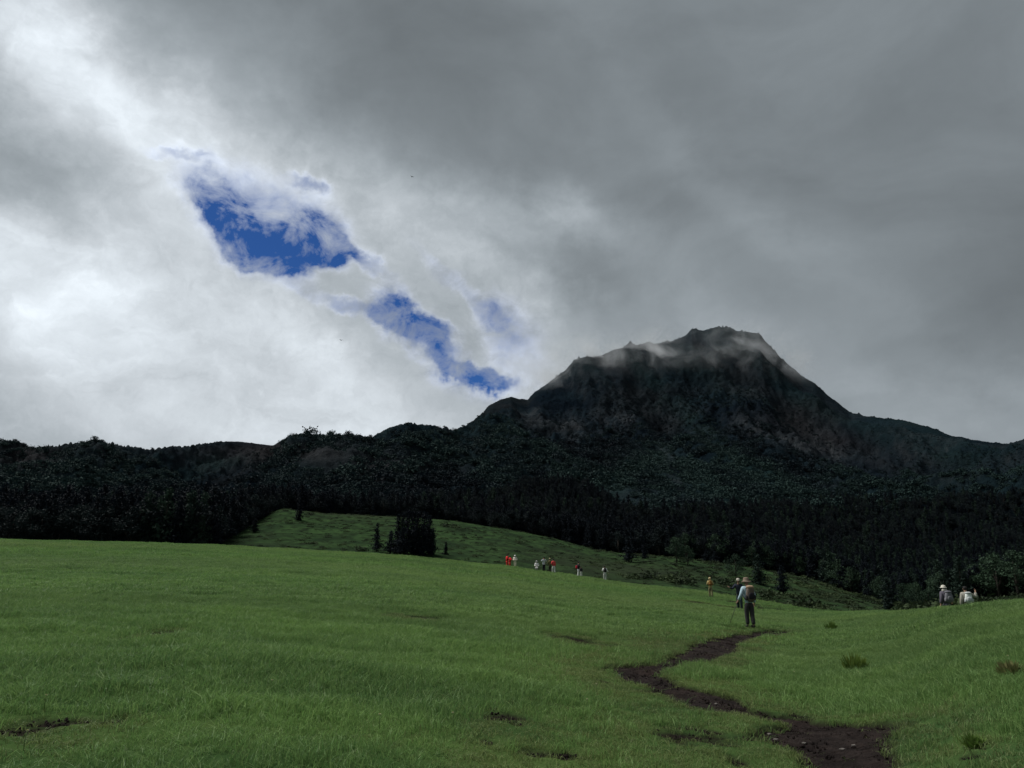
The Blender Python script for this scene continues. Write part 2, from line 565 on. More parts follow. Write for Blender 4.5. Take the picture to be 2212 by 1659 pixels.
def mat_soil():
    m, nb, b = new_mat('trodden_soil')
    P = pos(nb)
    n = nb.noise(P, 3.5, 6, 0.7)
    c = nb.mix(nb.mr(n, 0.3, 0.7), (0.012, 0.0090, 0.0085), (0.034, 0.026, 0.0235))
    c = nb.mix(nb.mr(nb.noise(P, 1.1, 3, 0.5), 0.5, 0.75, 0, 0.6), c, (0.030, 0.019, 0.016))
    c = nb.mix(nb.mr(nb.noise(P, 38, 3, 0.6), 0.66, 0.76, 0, 0.7), c, (0.060, 0.052, 0.046))
    nb._in(b.inputs['Base Color'], c)
    b.inputs['Roughness'].default_value = 0.9
    b.inputs['Specular IOR Level'].default_value = 0.06
    bump(nb, b, nb.noise(P, 14, 7, 0.75), 1.0, 0.08)
    return m


def mat_blade(name, lo, hi, yel):
    m, nb, b = new_mat(name)
    P = pos(nb)
    t, t2 = grass_tint(nb, P)
    c = nb.mix(t, lo, hi)
    c = nb.mix(nb.m('MULTIPLY', t2, 0.5), c, yel)
    rnd = nb.t.nodes.new('ShaderNodeNewGeometry').outputs['Random Per Island']
    c = nb.mix(nb.mr(rnd, 0.0, 1.0, 0.0, 0.45), c, yel)
    c = nb.mix(nb.mr(rnd, 0.93, 1.0, 0.0, 0.7), c, (0.23, 0.22, 0.11))
    c = nb.vm('SCALE', c, nb.mr(nb.m('FRACT', nb.m('MULTIPLY', rnd, 13.7)), 0.0, 1.0, 0.62, 1.32, smooth=False))
    nb._in(b.inputs['Base Color'], c)
    b.inputs['Roughness'].default_value = 0.55
    tr = nb.t.nodes.new('ShaderNodeBsdfTranslucent')
    nb._in(tr.inputs[0], c)
    mx = nb.t.nodes.new('ShaderNodeMixShader')
    mx.inputs[0].default_value = 0.42
    o = nb.t.nodes['Material Output']
    nb.t.links.new(b.outputs[0], mx.inputs[1])
    nb.t.links.new(tr.outputs[0], mx.inputs[2])
    nb.t.links.new(mx.outputs[0], o.inputs[0])
    return m


def mat_hill():
    m, nb, b = new_mat('hillside_grass')
    P = pos(nb)
    n = nb.noise(P, 0.09, 6, 0.65)
    c = nb.mix(nb.mr(n, 0.34, 0.68), (0.016, 0.029, 0.015), (0.034, 0.066, 0.025))
    c = nb.mix(nb.mr(nb.noise(P, 0.35, 5, 0.6), 0.46, 0.62, 0, 0.85), c, (0.014, 0.022, 0.012))
    br = nb.mr(nb.noise(P, 0.014, 3, 0.5), 0.55, 0.68, 0, 0.65)
    c = nb.mix(nb.m('MULTIPLY', attr(nb, 'heath'), 0.6), c, (0.024, 0.027, 0.019))
    c = nb.mix(br, c, (0.020, 0.028, 0.017))
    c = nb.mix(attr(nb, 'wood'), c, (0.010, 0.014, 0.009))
    nb._in(b.inputs['Base Color'], c)
    bump(nb, b, nb.noise(P, 0.7, 6, 0.7), 0.9, 0.6)
    return m


def mat_mountain():
    m, nb, b = new_mat('mountain_ground')
    P = pos(nb)
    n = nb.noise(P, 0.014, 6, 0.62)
    c = nb.mix(nb.mr(n, 0.38, 0.66), (0.004, 0.008, 0.013), (0.009, 0.017, 0.023))  # haze-like blue mixed into the ground colours
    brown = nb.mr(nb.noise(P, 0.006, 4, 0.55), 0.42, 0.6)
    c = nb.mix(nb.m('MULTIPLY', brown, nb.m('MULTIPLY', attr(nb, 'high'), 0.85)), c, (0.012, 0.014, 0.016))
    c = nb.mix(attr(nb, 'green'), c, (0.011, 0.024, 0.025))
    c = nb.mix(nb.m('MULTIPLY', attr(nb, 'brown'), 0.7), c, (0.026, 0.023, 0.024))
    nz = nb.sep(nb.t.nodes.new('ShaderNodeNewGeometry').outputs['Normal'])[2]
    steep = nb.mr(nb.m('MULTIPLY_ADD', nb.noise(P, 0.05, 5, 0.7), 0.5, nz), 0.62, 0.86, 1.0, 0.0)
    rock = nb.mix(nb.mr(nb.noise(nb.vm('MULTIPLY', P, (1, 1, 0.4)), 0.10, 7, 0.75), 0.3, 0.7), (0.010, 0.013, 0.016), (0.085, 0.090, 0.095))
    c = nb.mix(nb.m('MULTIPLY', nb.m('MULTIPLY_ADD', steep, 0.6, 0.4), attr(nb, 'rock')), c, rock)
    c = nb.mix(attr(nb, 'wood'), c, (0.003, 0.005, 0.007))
    nb._in(b.inputs['Base Color'], c)
    b.inputs['Roughness'].default_value = 0.95
    bump(nb, b, nb.noise(P, 0.16, 7, 0.72), 1.0, 5.0)
    return m


def mat_leaf(name, lo, hi, sc_=0.02, spec=0.15, transl=0.15, obj_rand=0.5):
    m, nb, b = new_mat(name)
    P = pos(nb)
    oi = nb.t.nodes.new('ShaderNodeObjectInfo').outputs['Random']
    ri = nb.t.nodes.new('ShaderNodeNewGeometry').outputs['Random Per Island']
    t = nb.m('MULTIPLY_ADD', nb.m('SUBTRACT', oi, 0.5), obj_rand, nb.noise(P, sc_, 4, 0.6))
    t = nb.m('MULTIPLY_ADD', nb.m('SUBTRACT', ri, 0.5), 0.15, t)
    c = nb.mix(nb.mr(t, 0.25, 0.78), lo, hi)
    nb._in(b.inputs['Base Color'], c)
    b.inputs['Specular IOR Level'].default_value = spec
    if transl:
        tr = nb.t.nodes.new('ShaderNodeBsdfTranslucent')
        nb._in(tr.inputs[0], c)
        mx = nb.t.nodes.new('ShaderNodeMixShader')
        mx.inputs[0].default_value = transl
        nb.t.links.new(b.outputs[0], mx.inputs[1])
        nb.t.links.new(tr.outputs[0], mx.inputs[2])
        nb.t.links.new(mx.outputs[0], nb.t.nodes['Material Output'].inputs[0])
    return m


_cm = {}


def cloth(rgb, rough=0.85, var=0.25, scale=14.0):
    key = (rgb, rough)
    if key in _cm:
        return _cm[key]
    m, nb, b = new_mat('fabric')
    tcn = nb.t.nodes.new('ShaderNodeTexCoord').outputs['Object']
    n = nb.noise(tcn, scale, 5, 0.6)
    c = nb.mix(n, tuple(v * (1 - var) for v in rgb), tuple(min(v * (1 + var), 1) for v in rgb))
    nb._in(b.inputs['Base Color'], c)
    b.inputs['Roughness'].default_value = rough
    bump(nb, b, nb.noise(tcn, scale * 1.5, 4, 0.6), 0.5, 0.02)
    _cm[key] = m
    return m


M_MEADOW, M_SOIL, M_HILL, M_MOUNT = mat_meadow(), mat_soil(), mat_hill(), mat_mountain()
M_BLADE = mat_blade('grass_blade', (0.071, 0.168, 0.050), (0.130, 0.256, 0.069), (0.182, 0.246, 0.084))
M_WORN = mat_blade('worn_grass_blade', (0.075, 0.135, 0.042), (0.125, 0.185, 0.055), (0.165, 0.185, 0.075))
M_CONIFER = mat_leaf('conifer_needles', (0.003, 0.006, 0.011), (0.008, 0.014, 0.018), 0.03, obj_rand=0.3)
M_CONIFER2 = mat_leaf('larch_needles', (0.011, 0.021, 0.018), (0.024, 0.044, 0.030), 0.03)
M_BROAD = mat_leaf('broad_leaves', (0.018, 0.036, 0.022), (0.036, 0.066, 0.037), 0.03)
M_SHRUB = mat_leaf('mountain_shrub_leaves', (0.003, 0.007, 0.013), (0.015, 0.029, 0.035), 0.009, 0.1, 0.1, 0.22)  # blue of the leaves stands in for distant haze
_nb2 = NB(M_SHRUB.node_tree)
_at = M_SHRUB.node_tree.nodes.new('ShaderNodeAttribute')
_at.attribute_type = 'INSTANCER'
_at.attribute_name = 'tone'  # growth tone with crest and gully shading painted in
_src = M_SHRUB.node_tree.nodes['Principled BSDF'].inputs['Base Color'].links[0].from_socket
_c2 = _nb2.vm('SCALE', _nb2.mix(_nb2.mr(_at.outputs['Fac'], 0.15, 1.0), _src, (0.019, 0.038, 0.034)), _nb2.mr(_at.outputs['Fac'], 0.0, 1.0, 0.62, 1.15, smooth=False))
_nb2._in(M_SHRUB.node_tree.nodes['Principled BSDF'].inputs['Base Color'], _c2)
M_HSHRUB = mat_leaf('hillside_shrub_leaves', (0.016, 0.026, 0.013), (0.045, 0.068, 0.027), 0.03)
M_BARK, _nb, _b = new_mat('bark')
_nb._in(_b.inputs['Base Color'], _nb.mix(_nb.noise(_nb.t.nodes.new('ShaderNodeTexCoord').outputs['Object'], 3, 5, 0.7), (0.02, 0.017, 0.014), (0.07, 0.06, 0.05)))


# ------------------------------------------------------------------ mesh helpers
def tag(o, label=None, cat=None, group=None, kind=None):
    for k, v in (('label', label), ('category', cat), ('group', group), ('kind', kind)):
        if v:
            o[k] = v
    return o


def mesh_np(name, verts, faces, mat=None, smooth=True, attrs=None):
    me = bpy.data.meshes.new(name)
    verts = np.asarray(verts, np.float32).reshape(-1, 3)
    me.vertices.add(len(verts))
    me.vertices.foreach_set('co', verts.ravel())
    if faces is not None and len(faces):
        faces = np.asarray(faces, np.int32)
        k = faces.shape[1]
        me.loops.add(faces.size)
        me.loops.foreach_set('vertex_index', faces.ravel())
        me.polygons.add(len(faces))
        me.polygons.foreach_set('loop_start', np.arange(0, faces.size, k, dtype=np.int32))
        me.polygons.foreach_set('use_smooth', np.full(len(faces), smooth))
    me.update(calc_edges=True)
    for k, v in (attrs or {}).items():
        a = me.attributes.new(k, 'FLOAT', 'POINT')
        a.data.foreach_set('value', np.asarray(v, np.float32).ravel())
    if mat:
        me.materials.append(mat)
    return me


def obj(name, me, parent=None, loc=(0, 0, 0), rot=None, scale=None, col=None):
    o = bpy.data.objects.new(name, me)
    (col or COL).objects.link(o)
    o.location = loc
    if rot is not None:
        o.rotation_euler = rot
    if scale is not None:
        o.scale = scale
    if parent:
        o.parent = parent
    return o


def empty(name, loc=(0, 0, 0), rz=0.0):
    o = bpy.data.objects.new(name, None)
    o.empty_display_size = 0.2
    COL.objects.link(o)
    o.location = loc
    o.rotation_euler = (0, 0, rz)
    return o


def grid_faces(nr, nc):
    i = np.arange((nr - 1) * (nc - 1))
    r, c = i // (nc - 1), i % (nc - 1)
    a = r * nc + c
    return np.stack([a, a + 1, a + nc + 1, a + nc], 1)


# ------------------------------------------------------------------ ground
S = np.concatenate([-np.geomspace(7, 0.96, 16), np.linspace(-0.93, 0.93, 470), np.geomspace(0.96, 7, 16)])
yy = np.concatenate([np.linspace(-14, 3, 12), np.geomspace(3.6, 40, 300), np.geomspace(40.5, 125, 110)])
Y, SS = np.meshgrid(yy, S, indexing='ij')
X = SS * np.maximum(Y, 6)
SD = path_sd(X, Y)
Z = H(X, Y, SD)
bare = np.maximum(1 - sstep(-0.05, 0.14, SD), bare_amt(X, Y))
me = mesh_np('meadow', np.stack([X, Y, Z], -1), grid_faces(*X.shape), M_MEADOW, attrs={'bare': bare})
tag(obj('meadow', me), 'green meadow rising gently to a crest on the left', kind='structure')

# path: its own sheet of trodden soil, lying in the hollow of the meadow
px0, px1 = PATH[:, 0].min() - 0.3, PATH[:, 0].max() + 0.3
ypp = np.geomspace(max(PATH[:, 1].min() - 0.2, 2.5), PATH[:, 1].max() + 0.4, 520)
cl = np.array([((a[0] + b[0]) / 2, (a[1] + b[1]) / 2, 0) for a, b in zip(lft, rgt)])
srt = np.argsort(PATH[:, 1])
verts, faces = [], []
nx = 240
sx = np.linspace(0, 1, nx)
# bounds of the path in x for every row
lo, hi = [], []
for yv in ypp:
    m_ = []
    n_ = len(PATH)
    for i in range(n_):
        (ax, ay), (bx, by) = PATH[i], PATH[(i + 1) % n_]
        if (ay - yv) * (by - yv) <= 0 and abs(by - ay) > 1e-9:
            m_.append(ax + (yv - ay) / (by - ay) * (bx - ax))
    near = PATH[np.abs(PATH[:, 1] - yv) < 0.35, 0]
    m_ = m_ + list(near)
    if not m_:
        m_ = [PATH[np.argmin(np.abs(PATH[:, 1] - yv)), 0]]
    lo.append(min(m_) - 0.25)
    hi.append(max(m_) + 0.25)
lo, hi = np.array(lo), np.array(hi)
PX = lo[:, None] + (hi - lo)[:, None] * sx[None, :]
PY = np.repeat(ypp[:, None], nx, 1)
SDp = path_sd(PX, PY)
ZP = base_h(PX, PY) - 0.052 + 0.034 * fbm(PX, PY, 3.2, 4, 111, gain=0.6) + 0.020 * fbm(PX, PY, 12, 4, 117, gain=0.65)
keep = (SDp < 0.10)
GF = grid_faces(*PX.shape)
kf = keep.ravel()[GF].any(1)
GF = GF[kf]
used, inv = np.unique(GF, return_inverse=True)
me = mesh_np('path', np.stack([PX, PY, ZP], -1).reshape(-1, 3)[used], inv.reshape(-1, 4), M_SOIL)
tag(obj('path', me), 'winding dark path of trodden soil through the meadow grass', kind='structure')


def zone_attrs(X, Y):
    s = np.clip(X / Y, -0.95, 0.95)
    return s


# tree limit (ground elevation below which there is forest)
TL = [(0, 1088), (300, 1090), (560, 1085), (640, 1090), (800, 1100), (1000, 1082), (1130, 1060), (1230, 1055), (1300, 1085), (1400, 1120), (1500, 1112), (1700, 1096), (1900, 1085), (2050, 1080), (2212, 1070)]
ts, te = line(TL)
FS_PX = [(0, 172), (455, 178), (520, 240), (610, 345), (860, 356), (1000, 352), (1300, 322), (1450, 300), (1600, 292), (1740, 285), (1850, 262), (1960, 240), (2212, 215)]
fs_s = se(np.array([p[0] for p in FS_PX], float), np.full(len(FS_PX), 1200.0))[0]
fs_y = np.array([p[1] for p in FS_PX], float)


def forest_start(s):
    return np.interp(s, fs_s, fs_y)


S2 = np.concatenate([-np.geomspace(3, 0.96, 10), np.linspace(-0.93, 0.93, 420), np.geomspace(0.96, 3, 10)])
Y2, SS2 = np.meshgrid(np.geomspace(124, 430, 190), S2, indexing='ij')
X2 = SS2 * Y2
Z2 = base_h(X2, Y2)
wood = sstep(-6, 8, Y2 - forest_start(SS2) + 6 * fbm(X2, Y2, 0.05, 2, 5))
hx, hy_ = se(760, 1150)
heath = np.exp(-(((SS2 - float(se(760, 1150)[0])) / 0.075) ** 2 + ((Y2 - 318) / 34) ** 2)) + 0.9 * np.exp(-(((SS2 - float(se(1330, 1225)[0])) / 0.12) ** 2 + ((Y2 - 225) / 26) ** 2))
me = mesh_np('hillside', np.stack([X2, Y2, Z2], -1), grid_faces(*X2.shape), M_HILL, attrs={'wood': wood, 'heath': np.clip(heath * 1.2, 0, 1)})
tag(obj('hillside', me), 'grassy hillside beyond the meadow below the forest', kind='structure')

S3 = np.concatenate([-np.geomspace(2.4, 0.96, 20), np.linspace(-0.93, 0.93, 900), np.geomspace(0.96, 2.4, 20)])
T3 = np.concatenate([np.linspace(0, 1, 300) ** 1.15, 1 + np.array([0.004, 0.012, 0.03, 0.07, 0.14, 0.25, 0.45, 0.8])])
Yr3 = ridge_y(S3)
Y3 = 428 + T3[:, None] * (Yr3[None, :] - 428)
SS3 = np.repeat(S3[None, :], len(T3), 0)
X3 = SS3 * Y3
Z3 = base_h(X3, Y3)
E3 = (Z3 - CAMZ) / Y3
eT = np.interp(SS3, ts, te)
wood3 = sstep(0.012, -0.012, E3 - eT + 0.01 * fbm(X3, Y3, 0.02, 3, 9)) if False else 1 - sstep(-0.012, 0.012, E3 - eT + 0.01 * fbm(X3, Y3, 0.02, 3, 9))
high = sstep(0.55, 0.9, Y3 / Yr3[None, :])
rk = 0.05 + 0.3 * sstep(-0.05, 0.25, fbm(X3, Y3, 0.008, 3, 15))


def zone(px, py, rx, ry, ang=0.0, SS3=SS3, E3=E3):
    """patch of the mountain face, given where it shows in the photo"""
    sx_, ex_ = se(px, py)
    sc1_, ec1_ = rx * K / F, ry * K / F
    u_, v_ = SS3 - float(sx_), E3 - float(ex_)
    ca, sa = math.cos(R(ang)), math.sin(R(ang))
    a_, b_ = (u_ * ca - v_ * sa) / sc1_, (u_ * sa + v_ * ca) / ec1_
    return np.exp(-(a_ ** 2 + b_ ** 2))


nzz = 0.6 + 1.2 * fbm(X3, Y3, 0.02, 4, 19)
def rocks(S_, E_):
    z_ = lambda *a: zone(*a, SS3=S_, E3=E_)
    return (z_(1238, 925, 26, 30) + 0.9 * z_(1150, 905, 30, 26) + 0.9 * z_(1730, 965, 80, 20, 20) + 0.7 * z_(1340, 900, 60, 12) + 0.8 * z_(1450, 1010, 18, 60, -25)
            + 0.6 * z_(680, 985, 60, 12) + 0.6 * z_(230, 962, 60, 9) + .6 * z_(60, 990, 60, 14) + 0.6 * z_(1640, 930, 60, 12, 25) + 0.5 * z_(1830, 985, 60, 14))


def lush(S_, E_):  # greener, thicker growth
    z_ = lambda *a: zone(*a, SS3=S_, E3=E_)
    return (z_(1330, 1045, 120, 22, -35) + z_(1500, 1030, 110, 20, 30) + 0.8 * z_(1490, 900, 150, 26, 42) + 0.8 * z_(1590, 1020, 150, 30, 12) + 0.8 * z_(250, 1030, 200, 26, -8) + 0.8 * z_(440, 1010, 120, 18, -20)
            + 0.7 * z_(900, 1010, 90, 22, -35) + 0.7 * z_(1240, 1075, 90, 20, -10) + 0.5 * z_(2050, 990, 110, 30, 10) + 0.5 * z_(1080, 940, 70, 16, -50))


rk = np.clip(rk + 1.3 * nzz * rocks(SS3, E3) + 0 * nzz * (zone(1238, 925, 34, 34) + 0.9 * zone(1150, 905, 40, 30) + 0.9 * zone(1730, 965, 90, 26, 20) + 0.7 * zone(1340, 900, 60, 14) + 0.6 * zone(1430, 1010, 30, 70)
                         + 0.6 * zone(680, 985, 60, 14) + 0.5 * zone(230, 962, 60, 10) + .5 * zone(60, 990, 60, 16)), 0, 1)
spn = fbm(X3 + 0.25 * Y3, Y3 * 0.35, 0.0042, 3, 51, ridged=True)  # crests lighter than gullies in the ground colour, imitating relief shading
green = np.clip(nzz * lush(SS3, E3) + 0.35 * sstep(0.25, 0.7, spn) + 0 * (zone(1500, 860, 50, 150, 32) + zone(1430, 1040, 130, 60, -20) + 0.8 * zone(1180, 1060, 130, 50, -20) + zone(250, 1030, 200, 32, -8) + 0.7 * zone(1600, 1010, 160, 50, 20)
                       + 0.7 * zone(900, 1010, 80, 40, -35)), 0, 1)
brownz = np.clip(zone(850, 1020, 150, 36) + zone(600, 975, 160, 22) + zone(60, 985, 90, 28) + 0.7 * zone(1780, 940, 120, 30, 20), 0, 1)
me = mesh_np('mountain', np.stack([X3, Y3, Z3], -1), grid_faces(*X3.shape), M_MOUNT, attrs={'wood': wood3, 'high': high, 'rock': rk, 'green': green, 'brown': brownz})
tag(obj('mountain', me), 'dark rocky mountain with a blunt summit and a long low ridge', kind='structure')


# ------------------------------------------------------------------ scatter (geometry nodes)
def scatter_group():
    ng = bpy.data.node_groups.new('scatter', 'GeometryNodeTree')
    ng.interface.new_socket('Geometry', in_out='INPUT', socket_type='NodeSocketGeometry')
    ng.interface.new_socket('Collection', in_out='INPUT', socket_type='NodeSocketCollection')
    ng.interface.new_socket('Geometry', in_out='OUTPUT', socket_type='NodeSocketGeometry')
    N, L = ng.nodes, ng.links
    gi, go = N.new('NodeGroupInput'), N.new('NodeGroupOutput')
    ci = N.new('GeometryNodeCollectionInfo')
    ci.inputs['Separate Children'].default_value = True
    ci.inputs['Reset Children'].default_value = True
    L.new(gi.outputs['Collection'], ci.inputs['Collection'])
    iop = N.new('GeometryNodeInstanceOnPoints')
    iop.inputs['Pick Instance'].default_value = True
    L.new(gi.outputs['Geometry'], iop.inputs['Points'])
    L.new(ci.outputs[0], iop.inputs['Instance'])

    def na(name, typ):
        n = N.new('GeometryNodeInputNamedAttribute')
        n.data_type = typ
        n.inputs['Name'].default_value = name
        return [o for o in n.outputs if o.enabled and o.name == 'Attribute'][0]
    L.new(na('proto', 'INT'), iop.inputs['Instance Index'])
    e2r = N.new('FunctionNodeEulerToRotation')
    L.new(na('rot', 'FLOAT_VECTOR'), e2r.inputs[0])
    L.new(e2r.outputs[0], iop.inputs['Rotation'])
    L.new(na('size', 'FLOAT_VECTOR'), iop.inputs['Scale'])
    L.new(iop.outputs[0], go.inputs[0])
    return ng


NG = scatter_group()


def scatter(name, pts, proto, rot, size, col, label, tone=None):
    me = bpy.data.meshes.new(name)
    n = len(pts)
    me.vertices.add(n)
    me.vertices.foreach_set('co', np.asarray(pts, np.float32).ravel())
    a = me.attributes.new('proto', 'INT', 'POINT'); a.data.foreach_set('value', np.asarray(proto, np.int32))
    a = me.attributes.new('rot', 'FLOAT_VECTOR', 'POINT'); a.data.foreach_set('vector', np.asarray(rot, np.float32).ravel())
    a = me.attributes.new('size', 'FLOAT_VECTOR', 'POINT'); a.data.foreach_set('vector', np.asarray(size, np.float32).ravel())
    if tone is not None:
        a = me.attributes.new('tone', 'FLOAT', 'POINT'); a.data.foreach_set('value', np.asarray(tone, np.float32))
    o = obj(name, me)
    md = o.modifiers.new('scatter', 'NODES')
    md.node_group = NG
    ident = [it.identifier for it in NG.interface.items_tree if it.name == 'Collection'][0]
    md[ident] = col
    tag(o, label, kind='stuff')
    return o


def proto_col(name, meshes):
    c = bpy.data.collections.new(name)
    for i, m_ in enumerate(meshes):
        o = bpy.data.objects.new('%s_%02d' % (name, i), m_)
        c.objects.link(o)
    return c


# ------------------------------------------------------------------ grass
def tuft_mesh(name, nb_, radius, hmin, hmax, width, lean, mat, r):
    V, Fc = [], []
    for i in range(nb_):
        a, rr = r.uniform(0, 2 * np.pi), radius * math.sqrt(r.uniform(0, 1))
        bx, by = rr * math.cos(a), rr * math.sin(a)
        h = r.uniform(hmin, hmax) * (1.0 - 0.25 * rr / radius)
        d = r.uniform(0, 2 * np.pi)
        ln = h * abs(r.normal(0, lean))
        ln2 = ln * r.uniform(1.8, 3.4)
        w = width * r.uniform(0.7, 1.3)
        fa = r.uniform(0, np.pi)
        wx_, wy_ = math.cos(fa) * w, math.sin(fa) * w
        ox, oy = math.cos(d), math.sin(d)
        k = len(V)
        V += [(bx - wx_, by - wy_, -0.02), (bx + wx_, by + wy_, -0.02),
              (bx + ox * ln - wx_ * .8, by + oy * ln - wy_ * .8, h * .6), (bx + ox * ln + wx_ * .8, by + oy * ln + wy_ * .8, h * .6),
              (bx + ox * ln2, by + oy * ln2, h * r.uniform(.85, 1.0))]
        Fc += [(k, k + 1, k + 3), (k, k + 3, k + 2), (k + 2, k + 3, k + 4)]
    return mesh_np(name, V, Fc, mat, smooth=False)


r0 = np.random.default_rng(3)
near_p = [tuft_mesh('tuft', 20, 0.09, 0.045, 0.145, 0.0030, 0.40, M_BLADE, r0) for _ in range(5)] + \
         [tuft_mesh('tuft', 16, 0.09, 0.012, 0.042, 0.0028, 0.8, M_WORN, r0) for _ in range(3)]
mid_p = [tuft_mesh('tuft', 36, 0.17, 0.05, 0.15, 0.0060, 0.42, M_BLADE, r0) for _ in range(5)] + \
        [tuft_mesh('tuft', 30, 0.17, 0.015, 0.05, 0.0050, 0.8, M_WORN, r0) for _ in range(3)]
far_p = [tuft_mesh('tuft', 110, 0.50, 0.06, 0.155, 0.011, 0.36, M_BLADE, r0) for _ in range(5)]
C_NEAR, C_MID, C_FAR = proto_col('near_tuft', near_p), proto_col('mid_tuft', mid_p), proto_col('far_tuft', far_p)


def fan_points(n, y0, y1, smax, r):
    y = y0 + (np.sqrt(r.uniform(0, 1, n)) if y0 > 10 else r.uniform(0, 1, n) ** 0.6) * (y1 - y0) if y0 <= 10 else np.sqrt(r.uniform(y0 * y0, y1 * y1, n))
    return r.uniform(-1, 1, n) * (smax * y + 3.0), y


def grass_layer(name, n, y0, y1, col, nhi, nlo, seed, smin, label, zoff=0.0):
    r = np.random.default_rng(seed)
    x, y = fan_points(n, y0, y1, 0.74, r)
    s = x / y
    sd = path_sd(x, y)
    ba = bare_amt(x, y)
    keep = (y < crest_y(s) + 9) & ((sd > np.abs(r.normal(0, 0.10, n)) - 0.12) | ((sd > -0.45) & (r.uniform(0, 1, n) < 0.05))) & (r.uniform(0, 1, n) > ba * 1.3)
    # thin, short turf along the path and round the worn spots
    worn = np.clip(1.5 - sd / np.where(x < PATH[8, 0] + 1, 1.5, 0.8), 0, 1) * 0.97
    left_flat = np.exp(-(((x - 1.6) / 2.6) ** 2 + ((y - 7.6) / 1.9) ** 4))
    for (cx, cy, rx, ry) in BARE:
        left_flat = np.maximum(left_flat, 1.2 * np.exp(-(((x - cx) / (rx + .25)) ** 4 + ((y - cy + .45) / (ry + .6)) ** 4)))
    wp = np.clip(np.maximum(worn, left_flat * 0.95) + ba + 0.35 * fbm(x, y, 0.5, 3, 131) - 0.1, 0, 1)
    wp = np.where(y > 45, wp * 0.5, wp)
    keep &= r.uniform(0, 1, n) > wp * 0.15
    x, y, wp, sd = x[keep], y[keep], wp[keep], sd[keep]
    n = len(x)
    low = (r.uniform(0, 1, n) < wp) & (nlo > 0)
    wpf = 1 - 0.6 * np.clip(wp, 0, 1) * (nlo == 0)
    pr = np.where(low, nhi + r.integers(0, max(nlo, 1), n), r.integers(0, nhi, n))
    z = H(x, y, sd) + zoff
    big = 0.5 + 0.5 * np.clip(fbm(x * 0.5, y * 1.1, 0.22, 4, 141, gain=0.6) * 2.2, -1, 1)
    clump = np.clip(np.where(y > 44, fbm(x * 0.45, y, 0.42, 4, 149, gain=0.65) * 2.4, fbm(x * 0.8, y, 1.3, 2, 147) * 1.5), -1, 1)
    sz = wpf * (0.58 + 0.62 * big + 0.42 * clump) * r.uniform(0.8, 1.2, n)
    sz = np.where(low, r.uniform(0.8, 1.25, n), sz)
    size = np.stack([np.maximum(sz, 0.8), np.maximum(sz, 0.8), sz], 1)
    rot = np.stack([r.normal(0, 0.08, n), r.normal(0, 0.08, n), r.uniform(0, 6.28, n)], 1)
    return scatter(name, np.stack([x, y, z], 1), pr, rot, size, col, label)


grass_layer('near_grass', 78000, 3.6, 19, C_NEAR, 5, 3, 1, 0, 'green meadow grass in the foreground, thinner along the soil path')
grass_layer('middle_grass', 72000, 18, 46, C_MID, 5, 3, 2, 0, 'green meadow grass in the middle of the slope')
grass_layer('far_grass', 52000, 44, 114, C_FAR, 5, 0, 3, 0, 'green meadow grass on the upper slope up to the crest')


# clods of soil on the path and the worn spots
def clod_mesh(r):
    bm = bmesh.new()
    bmesh.ops.create_icosphere(bm, subdivisions=1, radius=1)
    for v in bm.verts:
        v.co *= r.uniform(.65, 1.25)
    return bm_mesh_(bm, 'clod')


def bm_mesh_(bm, name):
    me = bpy.data.meshes.new(name)
    bm.to_mesh(me); bm.free()
    me.materials.append(M_SOIL)
    return me


rc = np.random.default_rng(61)
C_CLOD = proto_col('soil_clod', [clod_mesh(rc) for _ in range(4)])
cx0 = rc.uniform(PATH[:, 0].min() - 1, PATH[:, 0].max() + 1, 90000)
cy0 = rc.uniform(max(3.0, PATH[:, 1].min()), PATH[:, 1].max() + 1, 90000)
bx0 = np.concatenate([rc.normal(b_[0], b_[2] * .42, 60) for b_ in BARE if b_[1] < 16])
by0 = np.concatenate([rc.normal(b_[1], b_[3] * .42, 60) for b_ in BARE if b_[1] < 16])
_kb = bare_amt(bx0, by0) > 0.35
bx0, by0 = bx0[_kb], by0[_kb]
sdc = path_sd(cx0, cy0)
kc = (sdc < 0.05) & (rc.uniform(0, 1, len(cx0)) < np.clip(0.25 + 1.2 * fbm(cx0, cy0, 1.5, 3, 163) + 0.5 * (sdc > -0.12), 0.03, 1))
cxs, cys, sds = cx0[kc], cy0[kc], sdc[kc]
zc_ = base_h(cxs, cys) - 0.05
cxs, cys, zc_ = np.r_[cxs, bx0], np.r_[cys, by0], np.r_[zc_, H(bx0, by0)]
qc = 0.005 + 0.017 * rc.uniform(0, 1, len(cxs)) ** 2.5
scatter('soil_clods', np.stack([cxs, cys, zc_], 1), rc.integers(0, 4, len(cxs)), rc.uniform(0, 6, (len(cxs), 3)), np.stack([qc * 1.3, qc, qc * .75], 1), C_CLOD, 'crumbs and clods of dark soil on the path')


# ------------------------------------------------------------------ trees
def cards(V, Fc, c, n_, size, r, flat=0.35):
    """n_ leaf sprays (quads) spread round c"""
    for _ in range(n_):
        p = np.array(c) + r.normal(0, 1, 3) * size * np.array([0.5, 0.5, flat])
        a = r.normal(0, 1, 3); a /= np.linalg.norm(a)
        b = np.cross(a, r.normal(0, 1, 3)); b /= np.linalg.norm(b) + 1e-9
        a = a * size * r.uniform(0.3, 0.6); b = b * size * r.uniform(0.15, 0.35)
        k = len(V)
        V += [p - a, p + b, p + a * 1.1, p - b * 1.2]
        Fc.append((k, k + 1, k + 2, k + 3))


